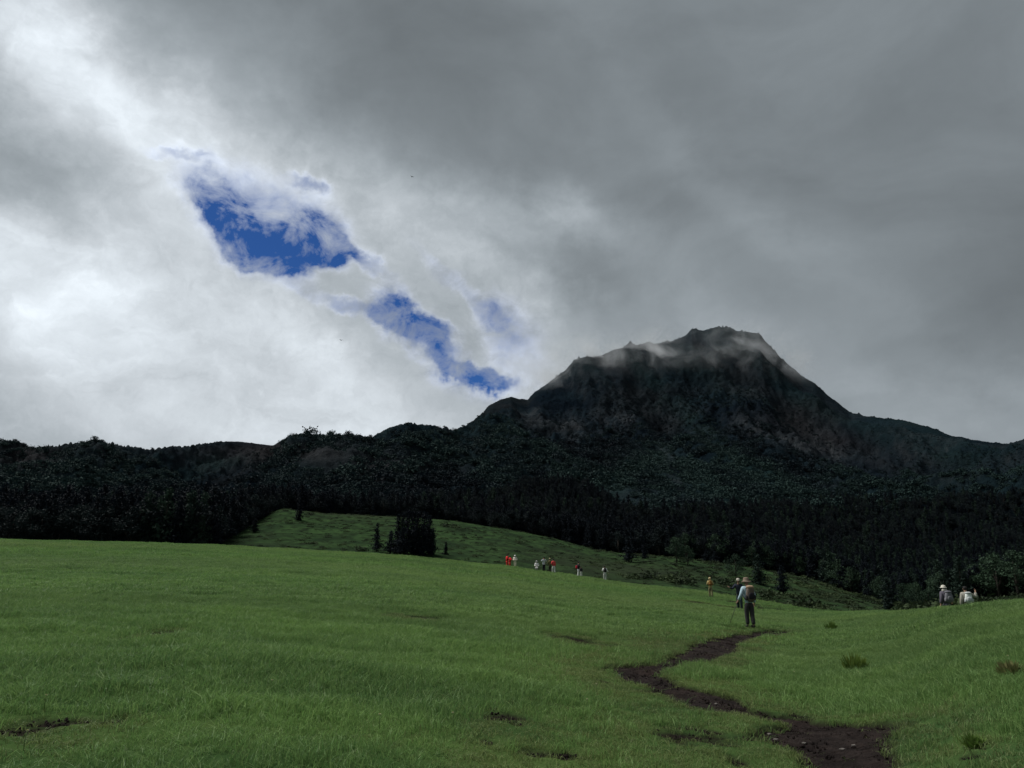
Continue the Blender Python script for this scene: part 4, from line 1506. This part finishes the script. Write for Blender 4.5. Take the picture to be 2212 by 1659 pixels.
def person(loc, heading, label, top=(0.3, 0.3, 0.3), legs_c=(0.03, 0.03, 0.035), hat=None, hair=(0.012, 0.01, 0.01), height=1.7, group=None,
           step=0.16, arms='down', crouch=0.0, lean=0.04, shoes=(0.03, 0.03, 0.03), hood=None, bulk=1.0):
    k = height / 1.7
    root = empty('person', loc, heading)
    root.scale = (k, k, k)
    tag(root, label, 'person', group)
    hz = 0.90 - crouch
    Pv = (0, 0, hz)
    ly = lean
    sp = (0, ly * .5, hz + 0.22)
    ch = (0, ly, hz + 0.40)
    nk = (0, ly * 1.25, hz + 0.545)
    hb = (0, ly * 1.5 + .005, hz + 0.63)
    hd = (0, ly * 1.6 + .012, hz + 0.70)
    ht = (0, ly * 1.6 + .0, hz + 0.765)
    shz = hz + 0.47
    body_j = [(Pv, (.10, .07)), (sp, (.095, .065)), (ch, (.115, .075)), (nk, (.052, .052)), (hb, (.066, .078)), (hd, (.078, .092)), (ht, (.055, .065))]
    body_e = [(0, 1), (1, 2), (2, 3), (3, 4), (4, 5), (5, 6)]
    nose = len(body_j)
    body_j.append(((0, hd[1] + .105, hd[2] - .02), .014)); body_e.append((5, nose))
    shirt_j = [((0, 0, hz - 0.11), (.165 * bulk, .13 * bulk)), (sp, (.150 * bulk, .112 * bulk)), (ch, (.165 * bulk, .118 * bulk)), ((0, nk[1], nk[2] - .035), (.068, .066))]
    shirt_e = [(0, 1), (1, 2), (2, 3)]
    P = {}
    for sd_ in (-1, 1):
        shd = (sd_ * .175, ly, shz)
        mode = arms if isinstance(arms, str) else arms[0 if sd_ < 0 else 1]
        if mode == 'down':
            el_ = (sd_ * .235, ly - .03, shz - .27); wr = (sd_ * .25, ly + .05, shz - .51)
        elif mode == 'pole':
            el_ = (sd_ * .27, ly - .03, shz - .25); wr = (sd_ * .31, ly + .14, shz - .42)
        elif mode == 'out':
            el_ = (sd_ * .33, ly + .06, shz - .20); wr = (sd_ * .50, ly + .16, shz - .12)
        elif mode == 'bent':
            el_ = (sd_ * .27, ly - .05, shz - .26); wr = (sd_ * .16, ly + .18, shz - .30)
        elif mode == 'face':
            el_ = (sd_ * .30, ly + .10, shz - .16); wr = (sd_ * .10, ly + .24, shz + .08)
        elif mode == 'raise':
            el_ = (sd_ * .42, ly + .02, shz - .16); wr = (sd_ * .44, ly + .06, shz + .08)
        elif mode == 'swing':
            el_ = (sd_ * .30, ly - .02, shz - .25); wr = (sd_ * .42, ly + .10, shz - .40)
        b0 = len(body_j)
        dirv = (Vector(wr) - Vector(el_)).normalized()
        hand = tuple(Vector(wr) + dirv * .06)
        palm = tuple(Vector(wr) + dirv * .09)
        body_j += [(shd, .050), (el_, .038), (wr, .026), (hand, (.036, .018))]
        body_e += [(2, b0), (b0, b0 + 1), (b0 + 1, b0 + 2), (b0 + 2, b0 + 3)]
        side = dirv.cross(Vector((sd_ * 1.0, 0.3, 0.1))).normalized()
        curl = side.cross(dirv).normalized() * (-sd_)
        for fi, (off, ln) in enumerate([(-.027, .055), (-.009, .068), (.009, .064), (.026, .050)]):
            f0 = len(body_j)
            base_ = Vector(hand) + side * off + dirv * .03
            mid_ = base_ + dirv * ln * .55 + curl * ln * .2
            tip_ = mid_ + dirv * ln * .25 + curl * ln * .4
            body_j += [(tuple(base_), .010), (tuple(mid_), .009), (tuple(tip_), .008)]
            body_e += [(b0 + 3, f0), (f0, f0 + 1), (f0 + 1, f0 + 2)]
        f0 = len(body_j)
        th = Vector(wr) + dirv * .035 + side * -.034
        body_j += [(tuple(th), .012), (tuple(th + dirv * .035 - side * .018 + curl * .012), .010)]
        body_e += [(b0 + 2, f0), (f0, f0 + 1)]
        c0 = len(shirt_j)
        shirt_j += [(shd, .082 * bulk), (el_, .066 * bulk), (tuple(Vector(wr) + dirv * .0), .054 * bulk)]
        shirt_e += [(2, c0), (c0, c0 + 1), (c0 + 1, c0 + 2)]
        P['hand%d' % sd_] = Vector(palm)
    leg_j = [((0, 0, hz + .07), (.155 * bulk, .118 * bulk)), ((0, 0, hz - .05), (.14, .11))]
    leg_e = [(0, 1)]
    feet = []
    for sd_, st in ((-1, step * .5), (1, -step * .5)):
        hip = (sd_ * .085, 0, hz - .08)
        kn = (sd_ * .082, st * .55 + .03 + crouch * .75, 0.48 - crouch * .18)
        an = (sd_ * .080, st - .02, 0.085)
        toe = (sd_ * .10, st + .13, 0.035)
        b0 = len(body_j)
        body_j += [(hip, .060), (kn, .044), (an, .034), (toe, (.036, .025))]
        body_e += [(0, b0), (b0, b0 + 1), (b0 + 1, b0 + 2), (b0 + 2, b0 + 3)]
        c0 = len(leg_j)
        leg_j += [(hip, (.112 * bulk, .110 * bulk)), (kn, (.088 * bulk, .085 * bulk)), ((an[0], an[1], .09), (.074 * bulk, .072 * bulk))]
        leg_e += [(1, c0), (c0, c0 + 1), (c0 + 1, c0 + 2)]
        feet.append((an, toe))
    skin('body', body_j, body_e, SKIN, root)
    skin('jacket', shirt_j, shirt_e, cloth(top), root, sub=1)
    skin('trousers', leg_j, leg_e, cloth(legs_c), root, sub=1)
    for an, toe in feet:
        dv = Vector(toe) - Vector(an)
        blob('shoe', (.05, .135, .05), cloth(shoes), root, (toe[0] - .01, (an[1] + toe[1]) / 2 + .01, .05), power=2.6)
    hx, hy, hzz = hd
    for sd_ in (-1, 1):
        blob('ear', (.012, .02, .03), SKIN, root, (sd_ * .083, hy - .005, hzz - .01), power=2, seg=(8, 6))
        blob('eye', (.012, .008, .009), BLACK, root, (sd_ * .032, hy + .088, hzz + .005), power=2, seg=(8, 6))
    blob('mouth', (.024, .006, .006), cloth((0.22, 0.08, 0.07), 0.6), root, (0, hy + .086, hzz - .06), power=2, seg=(8, 6))
    blob('hair', (.092, .102, .092), cloth(hair, .7), root, (0, hy - .018, hzz + .022), power=2.2)
    if hat:
        typ, hc = hat
        hm = cloth(hc, .9, .15)
        if typ == 'bucket':
            lathe('hat', [(.178, -.035), (.182, -.022), (.135, .012), (.110, .03), (.104, .09), (.090, .125), (.05, .14), (.01, .142)], hm, root, 24, (hx, hy, hzz + .02), (1, 1.06), 0.012)
        elif typ == 'sun':
            lathe('hat', [(.165, -.02), (.168, -.01), (.12, .02), (.104, .04), (.098, .10), (.06, .135), (.01, .14)], hm, root, 20, (hx, hy, hzz + .02), (1, 1.05), 0.01)
        elif typ == 'cap':
            o_ = lathe('cap', [(.100, .0), (.104, .03), (.09, .085), (.05, .115), (.01, .12)], hm, root, 18, (hx, hy, hzz + .03), (1, 1.1))
            blob('cap_peak', (.075, .07, .008), hm, root, (hx, hy + .13, hzz + .035), (R(-8), 0, 0), power=2.3)
        elif typ == 'hood':
            blob('hood', (.115, .125, .135), hm, root, (hx, hy - .02, hzz + .01), power=2.3)
        elif typ == 'flap':
            lathe('hat', [(.155, -.0), (.158, .01), (.12, .03), (.102, .045), (.095, .10), (.05, .13), (.01, .132)], hm, root, 20, (hx, hy, hzz + .015), (1, 1.05))
            blob('neck_flap', (.155, .10, .10), cloth(tuple(c * .8 for c in hc), .9), root, (hx, hy - .05, hzz - .10), power=2.6, taper=.25)
    root['_h'] = 0.0
    del root['_h']
    M_ = Matrix.Translation(loc) @ Matrix.Rotation(heading, 4, 'Z') @ Matrix.Scale(k, 4)
    return root, M_, {'shz': shz, 'ly': ly, 'hz': hz, 'k': k, **P}


def backpack(M_, info, label, main, top_c, pocket, size=(.17, .11, .26), drop=0.0, heading=0.0, group=None):
    z = info['shz'] - .17 - drop
    y0 = info['ly'] - .115 - size[1]
    base_ = M_ @ Vector((0, y0, z))
    rt_ = empty('backpack', base_, heading)
    k = info['k']
    rt_.scale = (k, k, k)
    tag(rt_, label, 'backpack', group)
    blob('bag_body', size, cloth(main), rt_, (0, 0, 0), (R(3), 0, 0), power=3.2, taper=0.14, wrinkle=.02)
    blob('top_lid', (size[0] * .86, size[1] * .98, .065), cloth(top_c), rt_, (0, .0, size[2] * .86), (R(6), 0, 0), power=2.8)
    blob('front_pocket', (size[0] * .72, .045, size[2] * .42), cloth(pocket), rt_, (0, -size[1] * .92, -size[2] * .22), power=3)
    for sd_ in (-1, 1):
        blob('side_pocket', (.035, size[1] * .6, size[2] * .34), cloth(pocket), rt_, (sd_ * size[0] * .98, 0, -size[2] * .45), power=2.8)
        obj('strap', tube('strap', [(sd_ * .09, size[1] * .8, size[2] * .7), (sd_ * .10, size[1] + .10, size[2] * .72), (sd_ * .11, size[1] + .235, size[2] * .35),
                                   (sd_ * .13, size[1] + .20, -size[2] * .3), (sd_ * .15, size[1] * .8, -size[2] * .75)], [.018] * 5, cloth(pocket), 6), rt_)
    return rt_


def feet_pt(px, py, ymin=4.0):
    x_, y_ = ray_hit(px, py, ymin)
    return x_, y_, ground_z(x_, y_)


def at_dist(px, y_):
    s_ = float(se(px, 1250)[0])
    return s_ * y_, y_, ground_z(s_ * y_, y_)


print('hiker ground', feet_pt(1620, 1356), 'yellow', feet_pt(1536, 1291), 'white', feet_pt(1307, 1256))
# main walker
hd0 = R(8)
L = feet_pt(1622, 1356)
hh_ = min(max(95 * K / F * math.hypot(L[1], 0) * 1.02, 1.55), 1.85)
pr_, M_, inf = person(L, hd0, 'walker from behind in tan bucket hat and pale blue shirt on the path', (0.38, 0.51, 0.58), (0.040, 0.039, 0.042), ('bucket', (0.17, 0.13, 0.10)), height=hh_,
                      arms=('pole', 'down'), step=.14, shoes=(0.02, 0.02, 0.02), lean=.05, bulk=1.05)
backpack(M_, inf, 'brown and black hiking backpack on the bucket hat walker', (0.125, 0.098, 0.082), (0.30, 0.21, 0.14), (0.022, 0.020, 0.026), (.16, .11, .28), 0.03, hd0)
hnd = M_ @ inf['hand-1']
foot_x, foot_y = hnd.x - 0.28, hnd.y + 0.12
tipz = ground_z(foot_x, foot_y)
pol = empty('trekking_pole', (foot_x, foot_y, tipz))
tag(pol, 'thin dark trekking pole in the left hand of the bucket hat walker', 'trekking pole')
top_ = Vector((hnd.x - foot_x, hnd.y - foot_y, hnd.z - tipz))
dirp = top_.normalized()
obj('shaft', tube('shaft', [Vector((0, 0, 0)), top_ * .5, top_ * .93], [.009, .010, .012], cloth((0.05, 0.055, 0.04), .4), 8), pol)
obj('grip', tube('grip', [top_ * .92, top_ * 1.0, top_ + dirp * .09], [.018, .022, .02], BLACK, 8), pol)
obj('basket', tube('basket', [dirp * .06, dirp * .065, dirp * .075], [.04, .045, .01], BLACK, 10), pol)

# person in dark clothing ahead of the main walker
L = at_dist(1594, 41)
s_, e_ = se(1594, 1306)
pr_, M_, inf = person(L, R(165), 'walker in dark jacket and pale cap coming down beside the bucket hat walker', (0.022, 0.028, 0.045), (0.020, 0.032, 0.038), ('cap', (0.42, 0.40, 0.34)), height=1.62,
                      arms=('swing', 'out'), step=.2, shoes=(0.2, .2, .2))
# yellow walker
L = feet_pt(1536, 1290)
hh_ = float(np.clip(38 * K / F * L[1], 1.5, 1.85))
pr_, M_, inf = person(L, R(-6), 'walker in pale yellow jacket with hood, alone on the slope', (0.44, 0.34, 0.15), (0.21, 0.19, 0.10), ('hood', (0.44, 0.36, 0.20)), height=hh_, step=.26, arms='bent', bulk=1.12)
backpack(M_, inf, 'small orange brown backpack on the walker in yellow', (0.27, 0.13, 0.03), (0.25, 0.14, 0.04), (0.22, 0.10, 0.03), (.14, .09, .20), -.0, R(-6))
# white walker with black pack
L = feet_pt(1307, 1255)
pr_, M_, inf = person(L, R(4), 'walker in white hooded top and pale trousers with a black backpack', (0.72, 0.72, 0.70), (0.50, 0.51, 0.47), None, height=float(np.clip(31 * K / F * L[1], 1.5, 1.85)), step=.12, bulk=1.18,
                      arms=('bent', 'swing'))
backpack(M_, inf, 'black backpack on the walker in white', (0.010, 0.010, 0.012), (0.014, 0.014, 0.016), (0.008, 0.008, 0.010), (.15, .10, .23), 0, R(4))


def crest_pt(px, extra=0.0):
    s_ = float(se(px, 1230)[0])
    ys = np.linspace(60, 112, 400)
    ee = (base_h(s_ * ys, ys) - CAMZ) / ys
    yv = ys[np.argmax(ee)] + extra
    return s_ * yv, yv, ground_z(s_ * yv, yv)


G1 = 'walkers on the crest of the meadow'
# dark top, white trousers, red bag; child beside
L = crest_pt(1249, -3)
pr_, M_, inf = person(L, R(-60), 'walker in black top and white trousers on the crest', (0.012, 0.012, 0.016), (0.68, 0.68, 0.66), None, height=1.72, step=.3, arms='bent')
bx = M_ @ Vector((0.02, -.24, inf['shz'] - .28))
rb = empty('shoulder_bag', bx, R(-60))
tag(rb, 'red bag on the back of the walker in black and white', 'bag')
blob('bag_body', (.15, .09, .19), cloth((0.42, 0.02, 0.045)), rb, power=2.6)
blob('bag_flap', (.13, .095, .07), cloth((0.30, 0.015, 0.03)), rb, (0, 0, .12), power=2.6)
L = crest_pt(1255.5, -1)
person(L, R(30), 'short walker in dark top and white trousers right beside the one with the red bag', (0.03, 0.03, 0.035), (0.65, 0.65, 0.62), None, height=1.22, step=.08)
# group of four
L = crest_pt(1196, -3)
person(L, R(25), 'walker in coral red jacket and pale trousers, rightmost of the huddle on the crest', (0.60, 0.07, 0.07), (0.60, 0.60, 0.57), None, height=1.7, step=.3, arms=('bent', 'down'), bulk=1.25)
L = crest_pt(1188, -1)
person(L, R(0), 'walker in black and yellow jacket in the middle of the huddle on the crest', (0.09, 0.085, 0.03), (0.03, 0.03, 0.025), ('cap', (0.42, 0.40, 0.22)), height=1.7, arms=('bent', 'face'))
L = crest_pt(1175, -1)
person(L, R(180), 'walker in light grey shirt and black trousers holding both hands to the face', (0.52, 0.56, 0.62), (0.010, 0.010, 0.014), ('cap', (0.03, 0.03, 0.03)), height=1.75, arms='face', step=.22)
L = crest_pt(1159.5, 0)
person(L, R(170), 'person in white jacket crouching left of the huddle on the crest', (0.78, 0.77, 0.77), (0.55, 0.52, 0.53), ('hood', (0.42, 0.42, 0.42)), height=1.6, crouch=.42, arms='bent', bulk=1.15, step=.1)
# red pair and white
L = crest_pt(1095, 7)
person(L, R(-70), 'walker in bright red jacket, leftmost of everyone on the crest', (0.62, 0.02, 0.025), (0.50, 0.03, 0.025), None, height=1.8, arms='bent', bulk=1.3)
L = crest_pt(1101, 7.4)
person(L, R(-75), 'walker in bright red jacket reaching to the right, beside the leftmost one', (0.60, 0.022, 0.025), (0.50, 0.03, 0.025), None, height=1.76, arms=('bent', 'out'), bulk=1.3)
L = crest_pt(1113, 3.5)
person(L, R(160), 'walker in white hat and cream jacket right of the red pair', (0.74, 0.68, 0.60), (0.45, 0.43, 0.32), ('flap', (0.65, 0.65, 0.62)), height=1.62, arms='bent', bulk=1.35)
# two walkers on the right
hr = R(10)
y_r = 33.5
s_, e_ = se(2040, 1268)
topz = CAMZ + float(e_) * y_r
gx = float(s_) * y_r
gz = ground_z(gx, y_r)
print('right pair ground', gz, 'needed head', topz)
pr_, M_, inf = person((gx, y_r, gz), hr, 'walker in purple grey coat and cream hat with neck flap', (0.105, 0.095, 0.125), (0.10, 0.10, 0.12), ('flap', (0.52, 0.50, 0.44)), height=float(np.clip(topz - gz, 1.5, 1.78)), arms=('down', 'swing'), bulk=1.3)
backpack(M_, inf, 'grey backpack on the walker with the cream hat', (0.155, 0.155, 0.175), (0.12, 0.12, 0.14), (0.17, 0.17, 0.19), (.19, .12, .27), .02, hr)
s_, e_ = se(2085, 1267)
gx = float(s_) * y_r
gz = ground_z(gx, y_r)
topz = CAMZ + float(e_) * y_r
pr_, M_, inf = person((gx, y_r, gz), R(-8), 'dark-haired walker in beige top with right arm raised', (0.30, 0.29, 0.25), (0.17, 0.19, 0.19), None, height=float(np.clip(topz - gz, 1.6, 1.85)), arms=('down', 'raise'), bulk=1.25)
backpack(M_, inf, 'white backpack on the dark-haired walker in beige', (0.68, 0.72, 0.70), (0.40, 0.42, 0.42), (0.48, 0.51, 0.52), (.15, .11, .24), .0, R(-8))

# ------------------------------------------------------------------ small things in the meadow
rw = np.random.default_rng(53)
M_WEED = mat_leaf('weed_leaves', (0.085, 0.15, 0.03), (0.16, 0.21, 0.045), 1.0, 0.2, 0.3, 0.2)
M_WEEDB = mat_leaf('brown_weed_leaves', (0.11, 0.12, 0.045), (0.18, 0.18, 0.07), 1.0, 0.2, 0.3, 0.2)


def weed(px, py, w_px, h_px, label, mat):
    x_, y_, z_ = feet_pt(px, py)
    h_px *= 1.9; w_px *= 1.2
    wd, ht = w_px * K / F * y_, h_px * K / F * y_
    V, Fc = [], []
    for _ in range(150):
        a, rr = rw.uniform(0, 6.28), math.sqrt(rw.uniform(0, 1))
        bx_, by_ = math.cos(a) * rr * wd * .35, math.sin(a) * rr * wd * .35
        tp = np.array([bx_ * 1.35 + rw.normal(0, .02), by_ * 1.35 + rw.normal(0, .02), ht * rw.uniform(.45, 1.05) * (1 - .35 * rr)])
        b_ = np.array([bx_ * .8, by_ * .8, -.01])
        sd_ = np.array([math.cos(a + 1.5), math.sin(a + 1.5), 0]) * .016
        mid_ = (b_ + tp) / 2 + np.array([0, 0, ht * .08])
        k2 = len(V)
        V += [b_, mid_ - sd_, tp, mid_ + sd_]
        Fc.append((k2, k2 + 1, k2 + 2, k2 + 3))
    o_ = obj('weed_clump', mesh_np('weed_clump', V, Fc, mat, smooth=False), None, (x_, y_, z_))
    tag(o_, label, 'plant')


weed(1848, 1452, 52, 26, 'yellow green leafy clump standing in the grass right of the path', M_WEED)
weed(2184, 1460, 50, 20, 'brownish leafy clump in the grass near the right edge', M_WEEDB)
weed(1796, 1362, 26, 12, 'small dark leafy clump beyond the far end of the path', M_WEED)
weed(2105, 1612, 40, 16, 'dark low leafy clump at the lower right corner', M_WEED)

M_PETAL = cloth((0.50, 0.51, 0.45), .7, .1)
M_STEM = cloth((0.08, 0.14, 0.04), .7, .1)
FL = [(95, 1537, 'white flower in the grass at the far left below the middle'), (51, 1622, 'white flower at the lower left corner'), (585, 1500, 'white flower left of the bottom centre'),
      (1290, 1503, 'white flower in the grass left of the path bend'), (1461, 1440, 'white flower beside the bend of the path'), (1716, 1470, 'white flower below the yellow green clump'),
      (1855, 1470, 'white flower just below the leafy clump'), (1945, 1450, 'white flower between the two leafy clumps'), (2010, 1476, 'white flower right of the leafy clump, nearer'),
      (2180, 1440, 'white flower above the brownish clump'), (1270, 1540, 'white flower left of the worn patch'), (980, 1575, 'pale flower in the grass at the bottom centre'),
      (1760, 1532, 'pale flower above the wide end of the path'), (820, 1580, 'pale flower left of the bottom centre, nearest')]
for (px, py, lab) in FL:
    x_, y_, z_ = feet_pt(px, py)
    rt_ = empty('flower', (x_, y_, z_), rw.uniform(0, 6))
    tag(rt_, lab, 'flower')
    hgt_ = 0.13
    obj('stem', tube('stem', [(0, 0, 0), (.004, 0, .07), (0, .01, hgt_)], [.003, .003, .002], M_STEM, 5), rt_)
    V, Fc = [(0, 0.01, hgt_)], []
    for j in range(7):
        a = j / 7 * 6.283
        k2 = len(V)
        rr = .013
        V += [(math.cos(a - .3) * rr * .7, .01 + math.sin(a - .3) * rr * .7, hgt_ + .006), (math.cos(a) * rr, .01 + math.sin(a) * rr, hgt_ + .012), (math.cos(a + .3) * rr * .7, .01 + math.sin(a + .3) * rr * .7, hgt_ + .006)]
        Fc.append((0, k2, k2 + 1, k2 + 2))
    obj('petals', mesh_np('petals', V, Fc, M_PETAL, smooth=False), rt_)
    blob('flower_centre', (.008, .008, .006), cloth((0.25, 0.24, 0.08)), rt_, (0, .01, hgt_ + .008), power=2, seg=(8, 6))

M_STONE = cloth((0.11, 0.10, 0.09), .85, .3, 20)
ST = [(1165, 617, 'pale flat stone in the middle of the wide end of the path'), (747, 434, 'pale stone on the path below its sharp bend'), (1030, 600, 'small pale stone at the left of the wide end of the path'),
      (1400, 628, 'small stone on the right half of the wide end of the path'), (1345, 645, 'tiny stone beside the small one on the right half of the path'), (285, 300, 'small stone at the left tip of the path bend'),
      (1000, 575, 'narrow pale stone at the upper left of the wide end of the path')]
for (cx_, cy_, lab) in ST:
    p_ = c8(cx_, cy_)
    x_, y_ = ray_hit(*p_)
    zz = float(base_h(np.array([x_]), np.array([y_]))[0]) - .045
    bm = bmesh.new()
    bmesh.ops.create_icosphere(bm, subdivisions=2, radius=1)
    for v in bm.verts:
        v.co *= 1 + 0.25 * math.sin(v.co.x * 5 + cx_) * math.cos(v.co.y * 4 + cy_)
        v.co.x *= .030; v.co.y *= .020; v.co.z *= .010
    tag(obj('stone', bm_mesh(bm, 'stone', M_STONE, False), None, (x_, y_, zz + .008), (0, 0, rw.uniform(0, 3))), lab, 'stone')

# two birds far up
for (px, py, lab) in [(737, 735, 'tiny dark bird gliding in front of the bright cloud on the left'), (890, 382, 'tiny dark bird high in the grey cloud above the blue gap')]:
    s_, e_ = se(px, py)
    yv = 120.0
    c = (float(s_) * yv, yv, CAMZ + float(e_) * yv)
    rt_ = empty('bird', c, 0.6)
    tag(rt_, lab, 'bird')
    blob('body', (.055, .17, .05), BLACK, rt_, power=2.1)
    for sd_ in (-1, 1):
        V = [(0, .08, .02), (0, -.06, .02), (sd_ * .22, .04, .09), (sd_ * .22, -.06, .09), (sd_ * .42, -.06, .05), (0, .08, .035), (0, -.06, .035), (sd_ * .22, .04, .1), (sd_ * .22, -.06, .1)]
        Fc = [(0, 1, 3), (0, 3, 2), (2, 3, 4), (5, 8, 6), (5, 7, 8), (7, 4, 8), (0, 2, 7), (0, 7, 5), (1, 6, 8), (1, 8, 3), (2, 4, 7), (3, 8, 4)]
        obj('wing', mesh_np('wing', V, Fc, BLACK, smooth=False), rt_)
    obj('tail', mesh_np('tail', [(-.02, -.14, .0), (.02, -.14, .0), (.05, -.26, .0), (-.05, -.26, .0), (0, -.14, .02)], [(0, 1, 2), (0, 2, 3), (4, 2, 1), (4, 3, 2), (4, 0, 3)], BLACK, smooth=False), rt_)
